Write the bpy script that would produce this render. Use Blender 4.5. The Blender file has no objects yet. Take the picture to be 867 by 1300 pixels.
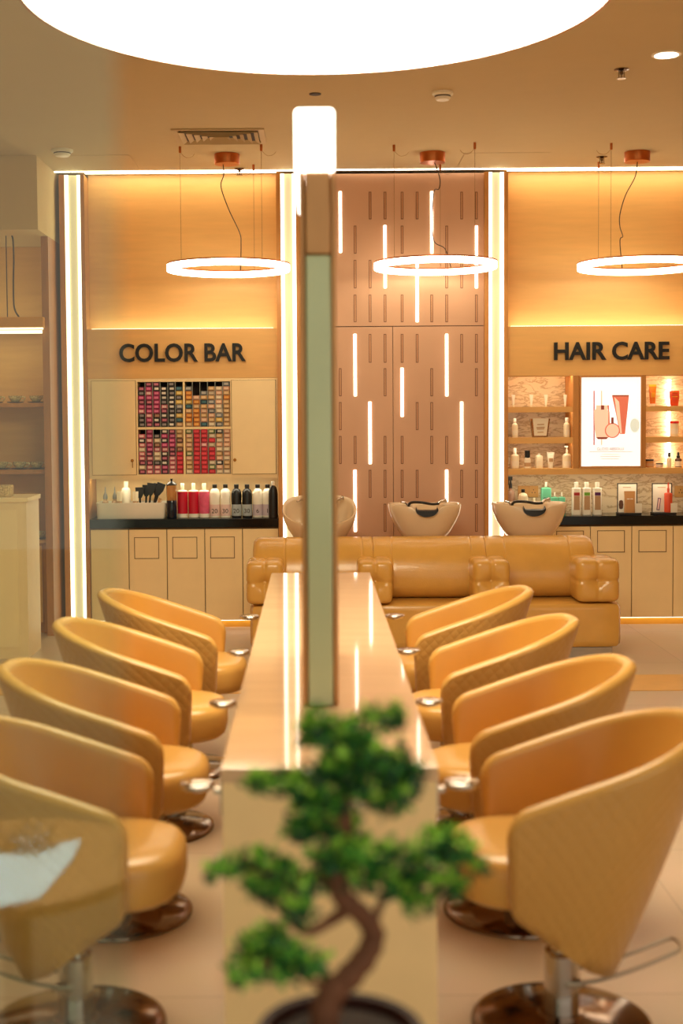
import bpy, bmesh, math, random
from math import sin, cos, pi, sqrt, radians, atan
from mathutils import Vector, Matrix
random.seed(7)
scene = bpy.context.scene
COL = scene.collection

# ------------------------------------------------------------------ camera
F = 1650.0                    # focal length in pixels of the 867x1300 frame
PITCH = math.atan(80.0 / F)   # looking slightly down
ROLL = radians(0.40)
PPX, PPY = 398.5, 603.0
CAMZ = 1.65
D = 9.90                      # distance of the back wall's cabinet fronts
CEIL = 3.47
_f = Vector((0, cos(PITCH), -sin(PITCH)))
_u0 = Vector((0, sin(PITCH), cos(PITCH)))
_x = Vector((1, 0, 0))
_r = _x * cos(ROLL) - _u0 * sin(ROLL)
_u = _x * sin(ROLL) + _u0 * cos(ROLL)
cam_d = bpy.data.cameras.new('camera')
cam = bpy.data.objects.new('camera', cam_d)
COL.objects.link(cam)
cam.matrix_world = Matrix(((_r.x, _u.x, -_f.x, 0), (_r.y, _u.y, -_f.y, 0), (_r.z, _u.z, -_f.z, CAMZ), (0, 0, 0, 1)))
cam_d.sensor_fit = 'AUTO'
cam_d.sensor_width = 36.0
cam_d.lens = F / 1300.0 * 36.0
cam_d.shift_x = (433.5 - PPX) / 1300.0
cam_d.shift_y = -(650.0 - PPY) / 1300.0
cam_d.clip_start = 0.05
cam_d.dof.use_dof = True
cam_d.dof.focus_distance = 9.6
cam_d.dof.aperture_fstop = 2.0
scene.camera = cam

def ray(px, py):
    return _r * ((px - PPX) / F) + _u * (-(py - PPY) / F) + _f
def P(px, py, Y):             # photo pixel -> (x, z) on the vertical plane y = Y
    d = ray(px, py); t = Y / d.y
    return d.x * t, CAMZ + d.z * t
def X(px, Y=D, py=523): return P(px, py, Y)[0]
def Z(py, Y=D, px=398): return P(px, py, Y)[1]
def H(px, py, h):             # photo pixel -> (x, y) on the horizontal plane z = h
    d = ray(px, py); t = (h - CAMZ) / d.z
    return d.x * t, d.y * t

# ------------------------------------------------------------------ world, exposure
w = bpy.data.worlds.new('world'); scene.world = w
w.use_nodes = True
w.node_tree.nodes['Background'].inputs[0].default_value = (1.0, 0.92, 0.72, 1)
w.node_tree.nodes['Background'].inputs[1].default_value = 0.54
vs = scene.view_settings
vs.view_transform = 'Standard'; vs.look = 'None'; vs.gamma = 1.0; vs.use_curve_mapping = False
vs.exposure = 1.0
L_DISC, L_RING, L_COL, L_SLOT, L_COVE, L_POST = 6.4, 6.5, 2.0, 2.6, 7.0, 2.0

# ------------------------------------------------------------------ materials
def lin(c):
    return tuple((v / 255 / 12.92) if v / 255 <= .04045 else ((v / 255 + .055) / 1.055) ** 2.4 for v in c)
class NT:
    def __init__(s, name):
        s.m = bpy.data.materials.new(name); s.m.use_nodes = True
        s.t = s.m.node_tree; s.b = s.t.nodes['Principled BSDF']
    def n(s, typ, **kw):
        q = s.t.nodes.new(typ)
        for k, v in kw.items():
            if hasattr(q, k) and k not in q.inputs: setattr(q, k, v)
            else: q.inputs[k].default_value = v
        return q
    def l(s, a, b): s.t.links.new(a, b)
def mat(name, c, rough=.5, metal=0.0, spec=.5, var=0.0, vscale=8.0, bump=0.0, bscale=60.0, coat=0.0, stretch=None):
    t = NT(name); b = t.b; c = lin(c)
    b.inputs['Base Color'].default_value = (*c, 1)
    b.inputs['Roughness'].default_value = rough
    b.inputs['Metallic'].default_value = metal
    b.inputs['Specular IOR Level'].default_value = spec
    b.inputs['Coat Weight'].default_value = coat
    co = None
    if var or bump:
        tc = t.n('ShaderNodeTexCoord'); co = tc.outputs['Object']
        if stretch:
            mp = t.n('ShaderNodeMapping'); mp.inputs['Scale'].default_value = stretch
            t.l(co, mp.inputs['Vector']); co = mp.outputs['Vector']
    if var:
        nz = t.n('ShaderNodeTexNoise', Scale=vscale, Detail=5.0); t.l(co, nz.inputs['Vector'])
        cr = t.n('ShaderNodeValToRGB')
        cr.color_ramp.elements[0].position = .3; cr.color_ramp.elements[1].position = .7
        cr.color_ramp.elements[0].color = (*[max(0, v * (1 - var)) for v in c], 1)
        cr.color_ramp.elements[1].color = (*[min(1, v * (1 + var)) for v in c], 1)
        t.l(nz.outputs['Fac'], cr.inputs['Fac']); t.l(cr.outputs['Color'], b.inputs['Base Color'])
    if bump:
        nb = t.n('ShaderNodeTexNoise', Scale=bscale, Detail=3.0); t.l(co, nb.inputs['Vector'])
        bp = t.n('ShaderNodeBump', Strength=bump, Distance=.004)
        t.l(nb.outputs['Fac'], bp.inputs['Height']); t.l(bp.outputs['Normal'], b.inputs['Normal'])
    return t.m
def emit(name, c, strength, base=(240, 235, 220)):
    t = NT(name)
    t.b.inputs['Base Color'].default_value = (*lin(base), 1)
    t.b.inputs['Emission Color'].default_value = (*c, 1)
    t.b.inputs['Emission Strength'].default_value = strength
    return t.m
def glass(name, c=(1, 1, 1), rough=0.0, ior=1.45):
    t = NT(name); b = t.b
    b.inputs['Base Color'].default_value = (*c, 1)
    b.inputs['Transmission Weight'].default_value = 1.0
    b.inputs['Roughness'].default_value = rough
    b.inputs['IOR'].default_value = ior
    return t.m
def marble(name):
    t = NT(name); b = t.b
    tc = t.n('ShaderNodeTexCoord'); mp = t.n('ShaderNodeMapping')
    mp.inputs['Rotation'].default_value = (0, radians(28), 0)
    mp.inputs['Scale'].default_value = (1, 1, 3.2)
    t.l(tc.outputs['Object'], mp.inputs['Vector'])
    nz = t.n('ShaderNodeTexNoise', Scale=5.5, Detail=8.0, Roughness=.62, Distortion=.7)
    t.l(mp.outputs['Vector'], nz.inputs['Vector'])
    sub = t.n('ShaderNodeMath', operation='SUBTRACT'); sub.inputs[1].default_value = .5
    t.l(nz.outputs['Fac'], sub.inputs[0])
    ab = t.n('ShaderNodeMath', operation='ABSOLUTE'); t.l(sub.outputs[0], ab.inputs[0])
    cr = t.n('ShaderNodeValToRGB')
    cr.color_ramp.elements[0].color = (*lin((184, 152, 114)), 1); cr.color_ramp.elements[0].position = 0.0
    cr.color_ramp.elements[1].color = (*lin((226, 205, 170)), 1); cr.color_ramp.elements[1].position = .045
    t.l(ab.outputs[0], cr.inputs['Fac']); t.l(cr.outputs['Color'], b.inputs['Base Color'])
    b.inputs['Roughness'].default_value = .3
    return t.m
def quilt(name, c):
    t = NT(name); b = t.b
    b.inputs['Base Color'].default_value = (*lin(c), 1)
    b.inputs['Roughness'].default_value = .36
    b.inputs['Sheen Weight'].default_value = .15
    uv = t.n('ShaderNodeUVMap'); sp = t.n('ShaderNodeSeparateXYZ'); t.l(uv.outputs['UV'], sp.inputs[0])
    def m(op, a, bb=None):
        q = t.n('ShaderNodeMath', operation=op)
        for i, v in enumerate((a, bb)):
            if v is None: continue
            if isinstance(v, (int, float)): q.inputs[i].default_value = v
            else: t.l(v, q.inputs[i])
        return q.outputs[0]
    s = pi / .046
    a1 = m('ABSOLUTE', m('SINE', m('MULTIPLY', m('ADD', sp.outputs[0], sp.outputs[1]), s)))
    a2 = m('ABSOLUTE', m('SINE', m('MULTIPLY', m('SUBTRACT', sp.outputs[0], sp.outputs[1]), s)))
    h = m('POWER', m('MULTIPLY', a1, a2), .45)
    bp = t.n('ShaderNodeBump', Strength=.30, Distance=.006)
    t.l(h, bp.inputs['Height']); t.l(bp.outputs['Normal'], b.inputs['Normal'])
    return t.m
def floor_mat(name):
    t = NT(name); b = t.b
    tc = t.n('ShaderNodeTexCoord')
    br = t.n('ShaderNodeTexBrick', Scale=1.0, offset=0.0)
    br.inputs['Color1'].default_value = (*lin((206, 180, 152)), 1)
    br.inputs['Color2'].default_value = (*lin((200, 174, 146)), 1)
    br.inputs['Mortar'].default_value = (*lin((176, 150, 122)), 1)
    br.inputs['Mortar Size'].default_value = .003
    br.inputs['Brick Width'].default_value = 1.2
    br.inputs['Row Height'].default_value = 1.2
    t.l(tc.outputs['Object'], br.inputs['Vector'])
    nz = t.n('ShaderNodeTexNoise', Scale=2.5, Detail=6.0); t.l(tc.outputs['Object'], nz.inputs['Vector'])
    mx = t.n('ShaderNodeMix', data_type='RGBA', blend_type='MULTIPLY')
    mx.inputs['Factor'].default_value = .18
    t.l(br.outputs['Color'], mx.inputs[6]); t.l(nz.outputs['Color'], mx.inputs[7])
    t.l(mx.outputs[2], b.inputs['Base Color'])
    b.inputs['Roughness'].default_value = .32
    return t.m
def pane_mat(name):
    t = NT(name)
    out = t.t.nodes['Material Output']; t.t.nodes.remove(t.b)
    tr = t.n('ShaderNodeBsdfTransparent'); tr.inputs[0].default_value = (.87, .935, .885, 1)  # green tint puts the pane's reflected haze into the glass colour
    gl = t.n('ShaderNodeBsdfGlossy', Roughness=0.0)
    fr = t.n('ShaderNodeFresnel', IOR=1.55)
    mx = t.n('ShaderNodeMixShader')
    t.l(fr.outputs[0], mx.inputs[0]); t.l(tr.outputs[0], mx.inputs[1]); t.l(gl.outputs[0], mx.inputs[2])
    t.l(mx.outputs[0], out.inputs['Surface'])
    return t.m

M = dict(
    wood=mat('honey_wood', (230, 178, 106), .45, var=.045, vscale=3.0, stretch=(1, 1, 9)),
    wood_edge=mat('honey_wood_edge', (200, 138, 70), .42, var=.10, vscale=3.0, stretch=(9, 9, 1)),
    wood_dark=mat('tan_wood', (180, 122, 70), .5, var=.10, vscale=3.0, stretch=(9, 9, 1)),
    cream=mat('cream_lacquer', (250, 222, 168), .38, var=.02),
    cream_gap=mat('shadow_gap_board', (120, 84, 50), .7, var=.05),
    ceil=mat('ceiling_paint', (202, 182, 142), .9, var=.01),
    soffit=mat('soffit_paint', (216, 190, 142), .85, var=.01),
    wallp=mat('warm_wall_paint', (214, 176, 122), .85, var=.02),
    copper_panel=mat('rose_copper_panel', (204, 158, 126), .42, metal=.25, var=.05, vscale=2.0),
    groove=mat('slot_shadow', (120, 78, 54), .5, var=.05),  # dark tone puts the slots' shadow into the colour
    groove_hi=mat('slot_edge', (205, 150, 110), .35, metal=.4, var=.03),
    plinth=mat('honey_plinth', (226, 160, 52), .4, var=.04),
    marble=marble('beige_marble'),
    black_stone=mat('black_stone', (8, 10, 14), .12, spec=.35, var=.15, vscale=40),
    black=mat('black_plastic', (18, 17, 18), .35, var=.05),
    black_letter=mat('black_lettering', (9, 9, 11), .6, var=.03),
    floor=floor_mat('beige_floor_tile'),
    band=mat('honey_floor_inlay', (222, 168, 84), .3, var=.04),
    gold=mat('gold_leather', (202, 148, 72), .34, var=.05, vscale=5, bump=.15, bscale=160, coat=.15),
    gold_in=mat('gold_leather_smooth_shaded', (202, 144, 64), .33, var=.04, vscale=5, bump=.08, bscale=160),  # deeper orange copy: shading inside the tub is put into the colour
    gold_lit=mat('gold_leather_lit', (210, 160, 84), .27, var=.03, vscale=5, bump=.05, bscale=160),  # lighter copy: light on the rim is put into the leather colour
    quilt=quilt('quilted_gold_leather', (198, 148, 76)),
    sofa=mat('sofa_gold_leather', (212, 160, 78), .25, metal=.0, var=.06, vscale=6, bump=.22, bscale=120, coat=.2),
    chrome=mat('chrome', (205, 200, 196), .10, metal=1.0, var=.01),
    chrome_dark=mat('dark_chrome', (120, 100, 88), .12, metal=1.0, var=.02),
    steel=mat('brushed_steel', (180, 168, 150), .32, metal=1.0, var=.05, stretch=(1, 1, 12)),
    table=mat('table_stone', (214, 178, 142), .06, var=.06, vscale=3.0, stretch=(.6, 5, 1)),
    table_side=mat('table_panel', (244, 214, 162), .35, var=.03),
    post=mat('green_grey_glass_edge', (190, 200, 166), .25, metal=.25, var=.08, vscale=1.5),
    post_in=mat('bronze_frame', (190, 140, 92), .3, metal=.4, var=.05),
    mirror=mat('mirror_silver', (235, 240, 236), .02, metal=1.0, var=.005),
    copper=mat('copper_metal', (186, 104, 52), .3, metal=.85, var=.05),
    cable=mat('dark_cable', (70, 46, 30), .6, var=.05),
    wire=mat('steel_wire', (160, 122, 76), .4, metal=.6, var=.05),
    ceramic=mat('cream_ceramic', (226, 200, 166), .12, var=.02, coat=.4),
    white=mat('white_plastic', (244, 238, 222), .35, var=.02),
    offwhite=mat('offwhite_plastic', (238, 226, 196), .38, var=.02),
    vent=mat('vent_metal', (196, 172, 132), .5, var=.02),
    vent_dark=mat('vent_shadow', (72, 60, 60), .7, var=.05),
    brass=mat('brass', (170, 110, 44), .3, metal=.9, var=.05),
    red=mat('crimson_plastic', (200, 18, 52), .35, var=.03),
    pink=mat('pink_print', (226, 92, 130), .4, var=.10, vscale=30),
    greylabel=mat('grey_label', (176, 186, 190), .5, var=.02),
    pinklabel=mat('pale_pink_label', (236, 206, 198), .5, var=.02),
    lilac=mat('lilac_label', (206, 190, 200), .5, var=.03),
    mint=mat('mint_print', (110, 205, 165), .4, var=.04),
    orange=mat('orange_plastic', (226, 118, 28), .35, var=.04),
    orange_red=mat('coral_red_plastic', (214, 74, 36), .35, var=.04),
    amber_tube=mat('amber_tube', (236, 170, 44), .35, var=.04),
    red_lid=mat('red_lid', (206, 30, 28), .35, var=.03),
    green_l=mat('green_label', (110, 170, 50), .5, var=.03),
    purple_l=mat('purple_label', (86, 30, 96), .5, var=.03),
    red_l=mat('red_label', (176, 40, 34), .5, var=.03),
    taupe=mat('taupe_label', (190, 152, 112), .5, var=.04),
    brown_bottle=mat('brown_bottle', (96, 62, 46), .25, var=.05),
    mauve=mat('mauve_bottle', (176, 140, 118), .3, var=.05),
    kraft=mat('kraft_pouch', (196, 140, 82), .5, var=.06),
    paper=mat('white_paper', (240, 232, 214), .7, var=.01),
    ink=mat('printed_ink', (60, 46, 44), .7, var=.02),
    glass=glass('clear_glass'),
    smoke=glass('brown_glass', (.75, .55, .38)),
    blue_liquid=mat('dark_blue_liquid', (8, 22, 40), .08, var=.1),
    pot=mat('dark_red_pot', (48, 14, 10), .6, spec=.2, var=.2, vscale=20),
    soil=mat('dark_soil', (38, 20, 14), .9, var=.4, vscale=60, bump=.8, bscale=60),
    bark=mat('bonsai_bark', (104, 62, 40), .75, var=.25, vscale=30, bump=.6, bscale=50),
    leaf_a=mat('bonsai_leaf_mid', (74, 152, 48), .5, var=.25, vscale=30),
    leaf_b=mat('bonsai_leaf_lit', (160, 216, 72), .5, var=.2, vscale=30),  # lit leaf tops put into the colour
    leaf_c=mat('bonsai_leaf_shaded', (16, 72, 40), .5, var=.25, vscale=30),  # shaded undersides put into the colour
    cup=mat('patterned_porcelain', (226, 206, 150), .2, var=.4, vscale=80),
    saucer=mat('saucer_dark', (96, 66, 40), .3, var=.05),
    socket=mat('socket_plate', (206, 156, 90), .4, var=.03),
    led_white=emit('led_white', (1.0, .93, .74), L_COL),
    led_center=emit('led_diffuser', (1.0, .88, .60), .20, (206, 184, 130)),
    led_slot=emit('led_slot', (1.0, .80, .66), L_SLOT),
    led_cove=emit('led_cove', (1.0, .87, .60), L_COVE),
    led_niche_fill=emit('led_niche_fill', (1.0, .90, .66), 7.0),  # glow of the added fill strips in the niches
    led_up=emit('led_upward_cove', (1.0, .92, .72), 1.9),
    led_line=emit('led_line', (1.0, .92, .78), 5.0),
    led_ring=emit('led_ring', (1.0, .87, .60), L_RING),
    led_disc=emit('luminous_panel', (1.0, .87, .60), L_DISC),
    led_post=emit('mirror_lamp', (1.0, .93, .80), L_POST),
    led_down=emit('downlight_lens', (1.0, .93, .82), 6.0),
    screen=emit('lightbox_screen', (.97, 1.0, .95), .40, (240, 240, 236)),
    pane=pane_mat('storefront_glass'),
)

# ------------------------------------------------------------------ mesh helpers
def bm_new(): return bmesh.new()
def box(bm, x0, x1, y0, y1, z0, z1, mi=0, bev=0.0, seg=2):
    t = bm if not bev else bmesh.new()
    vs_ = [t.verts.new(c) for c in ((x0, y0, z0), (x1, y0, z0), (x1, y1, z0), (x0, y1, z0), (x0, y0, z1), (x1, y0, z1), (x1, y1, z1), (x0, y1, z1))]
    fs = [t.faces.new([vs_[i] for i in q]) for q in ((0, 3, 2, 1), (4, 5, 6, 7), (0, 1, 5, 4), (1, 2, 6, 5), (2, 3, 7, 6), (3, 0, 4, 7))]
    for f_ in fs: f_.material_index = mi
    if bev:
        bmesh.ops.bevel(t, geom=t.edges[:], offset=bev, segments=seg, affect='EDGES', profile=.5)
        for f_ in t.faces: f_.material_index = mi
        merge(bm, t)
    return bm
def merge(bm, t, mtx=None):
    me = bpy.data.meshes.new('tmp'); t.to_mesh(me); t.free()
    if mtx: me.transform(mtx)
    bm.from_mesh(me); bpy.data.meshes.remove(me)
def rings(bm, loops, mi=0, cap0=True, cap1=True, closed=True):
    rows = [[bm.verts.new(p) for p in lp] for lp in loops]
    n = len(rows[0]); out = []
    for a, b in zip(rows, rows[1:]):
        for i in range(n if closed else n - 1):
            j = (i + 1) % n
            f_ = bm.faces.new((a[i], a[j], b[j], b[i])); f_.material_index = mi; out.append(f_)
    if cap0: f_ = bm.faces.new(rows[0][::-1]); f_.material_index = mi
    if cap1: f_ = bm.faces.new(rows[-1]); f_.material_index = mi
    return out
def lathe(bm, prof, c=(0, 0, 0), seg=24, mi=0, cap0=True, cap1=True, sx=1.0, sy=1.0):
    lp = [[(c[0] + r * cos(2 * pi * k / seg) * sx, c[1] + r * sin(2 * pi * k / seg) * sy, c[2] + z) for k in range(seg)] for r, z in prof]
    return rings(bm, lp, mi, cap0, cap1)
def sup(n, hx, hy, k=4.0):     # super-ellipse outline
    o = []
    for i in range(n):
        a = 2 * pi * i / n; ca, sa = cos(a), sin(a)
        o.append((math.copysign(abs(ca) ** (2 / k), ca) * hx, math.copysign(abs(sa) ** (2 / k), sa) * hy))
    return o
def sq_lathe(bm, prof, c=(0, 0, 0), seg=28, mi=0, k=5.0, cap0=True, cap1=True):   # prof: (hx, hy, z)
    lp = [[(c[0] + x, c[1] + y, c[2] + z) for x, y in sup(seg, hx, hy, k)] for hx, hy, z in prof]
    return rings(bm, lp, mi, cap0, cap1)
def tube(bm, pts, r, seg=10, mi=0, closed=False):
    pts = [Vector(p) for p in pts]; n = len(pts)
    rs = r if isinstance(r, (list, tuple)) else [r] * n
    up = None; lp = []
    for i in range(n):
        if closed: t = pts[(i + 1) % n] - pts[i - 1]
        else: t = pts[min(i + 1, n - 1)] - pts[max(i - 1, 0)]
        t.normalize()
        if up is None: up = Vector((0, 0, 1)) if abs(t.z) < .9 else Vector((1, 0, 0))
        s = t.cross(up); s.normalize(); up = s.cross(t); up.normalize()
        lp.append([tuple(pts[i] + s * rs[i] * cos(2 * pi * k / seg) + up * rs[i] * sin(2 * pi * k / seg)) for k in range(seg)])
    if closed:
        lp.append(lp[0]); rings(bm, lp, mi, False, False)
        bmesh.ops.remove_doubles(bm, verts=bm.verts[:], dist=1e-6)
    else: rings(bm, lp, mi)
def spline(pts, n=8):
    pts = [Vector(p) for p in pts]; out = []
    for i in range(len(pts) - 1):
        p0, p1, p2, p3 = pts[max(i - 1, 0)], pts[i], pts[i + 1], pts[min(i + 2, len(pts) - 1)]
        for k in range(n):
            t = k / n
            out.append(.5 * ((2 * p1) + (p2 - p0) * t + (2 * p0 - 5 * p1 + 4 * p2 - p3) * t * t + (3 * p1 - p0 - 3 * p2 + p3) * t ** 3))
    out.append(pts[-1]); return out
def softbox(bm, hx, hy, hz, c=(0, 0, 0), k=6.0, n=10, mi=0, fn=None):
    t = bmesh.new()
    bmesh.ops.create_cube(t, size=2.0)
    bmesh.ops.subdivide_edges(t, edges=t.edges[:], cuts=n, use_grid_fill=True)
    for v in t.verts:
        p = v.co; m_ = (abs(p.x) ** k + abs(p.y) ** k + abs(p.z) ** k) ** (1 / k)
        p = p / m_
        q = Vector((p.x * hx, p.y * hy, p.z * hz))
        if fn: q = fn(q, p)
        v.co = q + Vector(c)
    for f_ in t.faces: f_.material_index = mi
    merge(bm, t)
def prism(bm, pts, y0, y1, mi=0):   # outline in x,z extruded along y
    rings(bm, [[(x, y0, z) for x, z in pts], [(x, y1, z) for x, z in pts]], mi)
def build(name, bm, mats, parent=None, ang=38.0, smooth=True):
    bmesh.ops.recalc_face_normals(bm, faces=bm.faces[:])
    if smooth:
        flat = [f_ for f_ in bm.faces if max(abs(c_) for c_ in f_.normal) > .99995]
        ca = radians(ang)
        for f_ in bm.faces: f_.smooth = True
        for e in bm.edges:
            if len(e.link_faces) == 2 and e.calc_face_angle(0) > ca: e.smooth = False
        for f_ in flat: f_.smooth = False
    me = bpy.data.meshes.new(name); bm.to_mesh(me); bm.free()
    for m_ in (mats if isinstance(mats, (list, tuple)) else [mats]): me.materials.append(M[m_] if isinstance(m_, str) else m_)
    o = bpy.data.objects.new(name, me); COL.objects.link(o)
    if parent: o.parent = parent
    return o
def tag(o, label=None, cat=None, group=None, kind=None):
    if label: o['label'] = label
    if cat: o['category'] = cat
    if group: o['group'] = group
    if kind: o['kind'] = kind
    return o
def thing(name, label, cat, loc=(0, 0, 0), rz=0.0, group=None):
    o = bpy.data.objects.new(name, None); COL.objects.link(o)
    o.empty_display_size = .05
    o.location = loc; o.rotation_euler = (0, 0, rz)
    return tag(o, label, cat, group)
def copy_tree(o, parent=None):
    c = o.copy(); COL.objects.link(c)
    if parent: c.parent = parent
    for ch in list(o.children): copy_tree(ch, c)
    return c
def dup(o, loc, label, rz=None):
    c = copy_tree(o); c.location = loc; c['label'] = label
    if rz is not None: c.rotation_euler = (0, 0, rz)
    return c
def structure(name, bm, mats, **k):
    return tag(build(name, bm, mats, **k), kind='structure')
def bx(x0, x1, y0, y1, z0, z1, bev=0.0): return box(bm_new(), x0, x1, y0, y1, z0, z1, 0, bev)
def text_bm(s, size, ext=.002, off=0.0, align='CENTER'):   # letters standing in the x-z plane, facing -y
    cu = bpy.data.curves.new('t', 'FONT'); cu.body = s; cu.size = size; cu.extrude = ext; cu.offset = off
    cu.align_x = align; cu.resolution_u = 4
    ob = bpy.data.objects.new('t', cu); COL.objects.link(ob)
    dg = bpy.context.evaluated_depsgraph_get(); dg.update()
    me = bpy.data.meshes.new_from_object(ob.evaluated_get(dg))
    bpy.data.objects.remove(ob); bpy.data.curves.remove(cu)
    me.transform(Matrix.Rotation(pi / 2, 4, 'X'))
    b = bmesh.new(); b.from_mesh(me); bpy.data.meshes.remove(me)
    bmesh.ops.remove_doubles(b, verts=b.verts[:], dist=1e-6)
    return b

# ================================================================== the room
structure('floor', bx(-4.0, 4.0, -14, 10.6, -.1, 0), 'floor')
structure('ceiling', bx(-4.0, 4.0, .95, 10.6, CEIL, CEIL + .1), 'ceil')
structure('wall_back', bx(-4.0, 4.0, 10.45, 10.6, 0, CEIL), 'wallp')
structure('wall_left', bx(-4.1, -4.0, .95, 10.6, 0, CEIL), 'wallp')
structure('wall_right', bx(4.0, 4.1, .95, 10.6, 0, CEIL), 'wallp')
b = bx(-4.0, X(150, .9), .90, .906, 0, CEIL)
b.faces.ensure_lookup_table()
for f_ in b.faces:
    f_.normal_update()
    if abs(f_.normal.y) < .5: f_.material_index = 1      # the green cut edges of the sheet
structure('window_1', b, ['pane', mat('cut_glass_edge', (96, 120, 96), .6)])
y0b, y1b = H(840, 877, 0)[1], H(840, 857, 0)[1]
structure('trim_1', bx(-3.9, 3.9, y0b, y1b, .0005, .004), 'band')
# bulkhead over the coffee niche, left
XL = X(75, D)
structure('trim_2', bx(-4.0, XL - .002, 9.25, 10.44, 2.95, CEIL - .001), 'soffit')
# ceiling light cove along the back wall
structure('trim_3', bx(XL, 3.2, D - .034, D - .031, CEIL - .009, CEIL - .001), 'led_line')

# ---------------------------------------------------------------- bays of the back wall
def xb(px, py=226): return P(px, py, D)[0]
cols = [(75.2, 82.1, 102.2, 107.3), (350.3, 355.8, 375.2, 381.0), (614.4, 619.8, 639.2, 644.3), (886, 891.5, 911, 916.5)]
CX = [[xb(p) for p in c] for c in cols]
names = ['glowing vertical light column at far left, beside the coffee niche', 'glowing vertical light column right of the COLOR BAR cabinet',
         'glowing vertical light column left of the HAIR CARE shelves', 'light column right of the HAIR CARE shelves']
for c, nm in zip(CX, names):
    t = thing('light_column', nm, 'light column', (c[0], D, 0), group='light columns of the back wall')
    wv = [v - c[0] for v in c]; top = CEIL - .025
    build('side_trim', bx(wv[0], wv[1], -.03, .40, 0, top), 'wood_edge', t)
    build('side_trim', bx(wv[2], wv[3], -.03, .40, 0, top), 'wood_edge', t)
    build('diffuser', bx(wv[1] + .001, wv[2] - .001, .0, .02, 0, top), 'led_center', t)
    for a, b_ in ((wv[1] + .001, wv[1] + .026), (wv[2] - .026, wv[2] - .001)):
        build('led_strip', bx(a, b_, -.012, -.001, 0, top), 'led_white', t)

BAYL = (CX[0][3] + .001, CX[1][0] - .001)
BAYM = (CX[1][3] + .001, CX[2][0] - .001)
BAYR = (CX[2][3] + .001, CX[3][0] - .001)
zF0, zF1 = Z(479), Z(416)          # fascia board
zCT = Z(657.5)                     # counter top height
zCB = Z(668.5)
zN = Z(604)                        # niche top (underside of wall cabinet / lowest shelf)
YB = D + .32                       # niche back
for (a, b_), nm, lab in ((BAYL, 'wall_back_left', 'COLOR BAR'), (BAYR, 'wall_back_right', 'HAIR CARE')):
    structure(nm, bx(a, b_, D + .14, D + .16, zF1 - .05, CEIL - .001), 'wood')
    fb = structure('trim_4' if nm.endswith('left') else 'trim_5', bx(a, b_, D, D + .03, zF0, zF1), 'wood')
    structure('trim_6' if nm.endswith('left') else 'trim_7', bx(a + .03, b_ - .03, D + .035, D + .10, zF1 - .03, zF1 + .004), 'led_up')
    structure('trim_8' if nm.endswith('left') else 'trim_9', bx(a, b_, D + .01, D + .04, CEIL - .009, CEIL - .001), 'led_cove')
    structure('baseboard_left' if nm.endswith('left') else 'baseboard_right', bx(a, b_, D + .05, D + .08, 0, Z(787)), 'plinth')

# ---- signs
def sign(txt, x0, x1, zb, zt, label):
    b = text_bm(txt, 1.0, .0, .022)
    xs = [v.co.x for v in b.verts]; zs = [v.co.z for v in b.verts]
    sx, sz = (x1 - x0) / (max(xs) - min(xs)), (zt - zb) / (max(zs) - min(zs))
    b.free()
    b = text_bm(txt, 1.0, .010 / sz, .022)
    cx = (max(xs) + min(xs)) / 2; mz = min(zs)
    for v in b.verts: v.co = Vector(((v.co.x - cx) * sx, v.co.y * sz, (v.co.z - mz) * sz))
    t = thing('wall_sign', label, 'sign', ((x0 + x1) / 2, D - .0125, zb))
    # one mesh per letter
    b.verts.ensure_lookup_table()
    seen = set(); isl = []
    for v in b.verts:
        if v.index in seen: continue
        st = [v]; grp = []
        seen.add(v.index)
        while st:
            q = st.pop(); grp.append(q)
            for e in q.link_edges:
                o = e.other_vert(q)
                if o.index not in seen: seen.add(o.index); st.append(o)
        isl.append(grp)
    isl.sort(key=lambda g: min(v.co.x for v in g))
    for g in isl:
        ids = {v.index for v in g}; c = bmesh.new(); mp = {v.index: c.verts.new(v.co) for v in g}
        for f_ in b.faces:
            if f_.verts[0].index in ids:
                try: c.faces.new([mp[v.index] for v in f_.verts])
                except ValueError: pass
        build('letter', c, 'black_letter', t, smooth=False)
    b.free()
xa, za = P(152, 459.5, D); xb_, zb_ = P(312, 435, D)
sign('COLOR BAR', xa, xb_, P(232, 459.5, D)[1], P(232, 436, D)[1], 'black letters reading COLOR BAR on the wooden fascia board')
xa, za = P(703, 457, D); xb_, zb_ = P(849, 434, D)
sign('HAIR CARE', xa, xb_, P(776, 457, D)[1], P(776, 434, D)[1], 'black letters reading HAIR CARE on the wooden fascia board')

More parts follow.
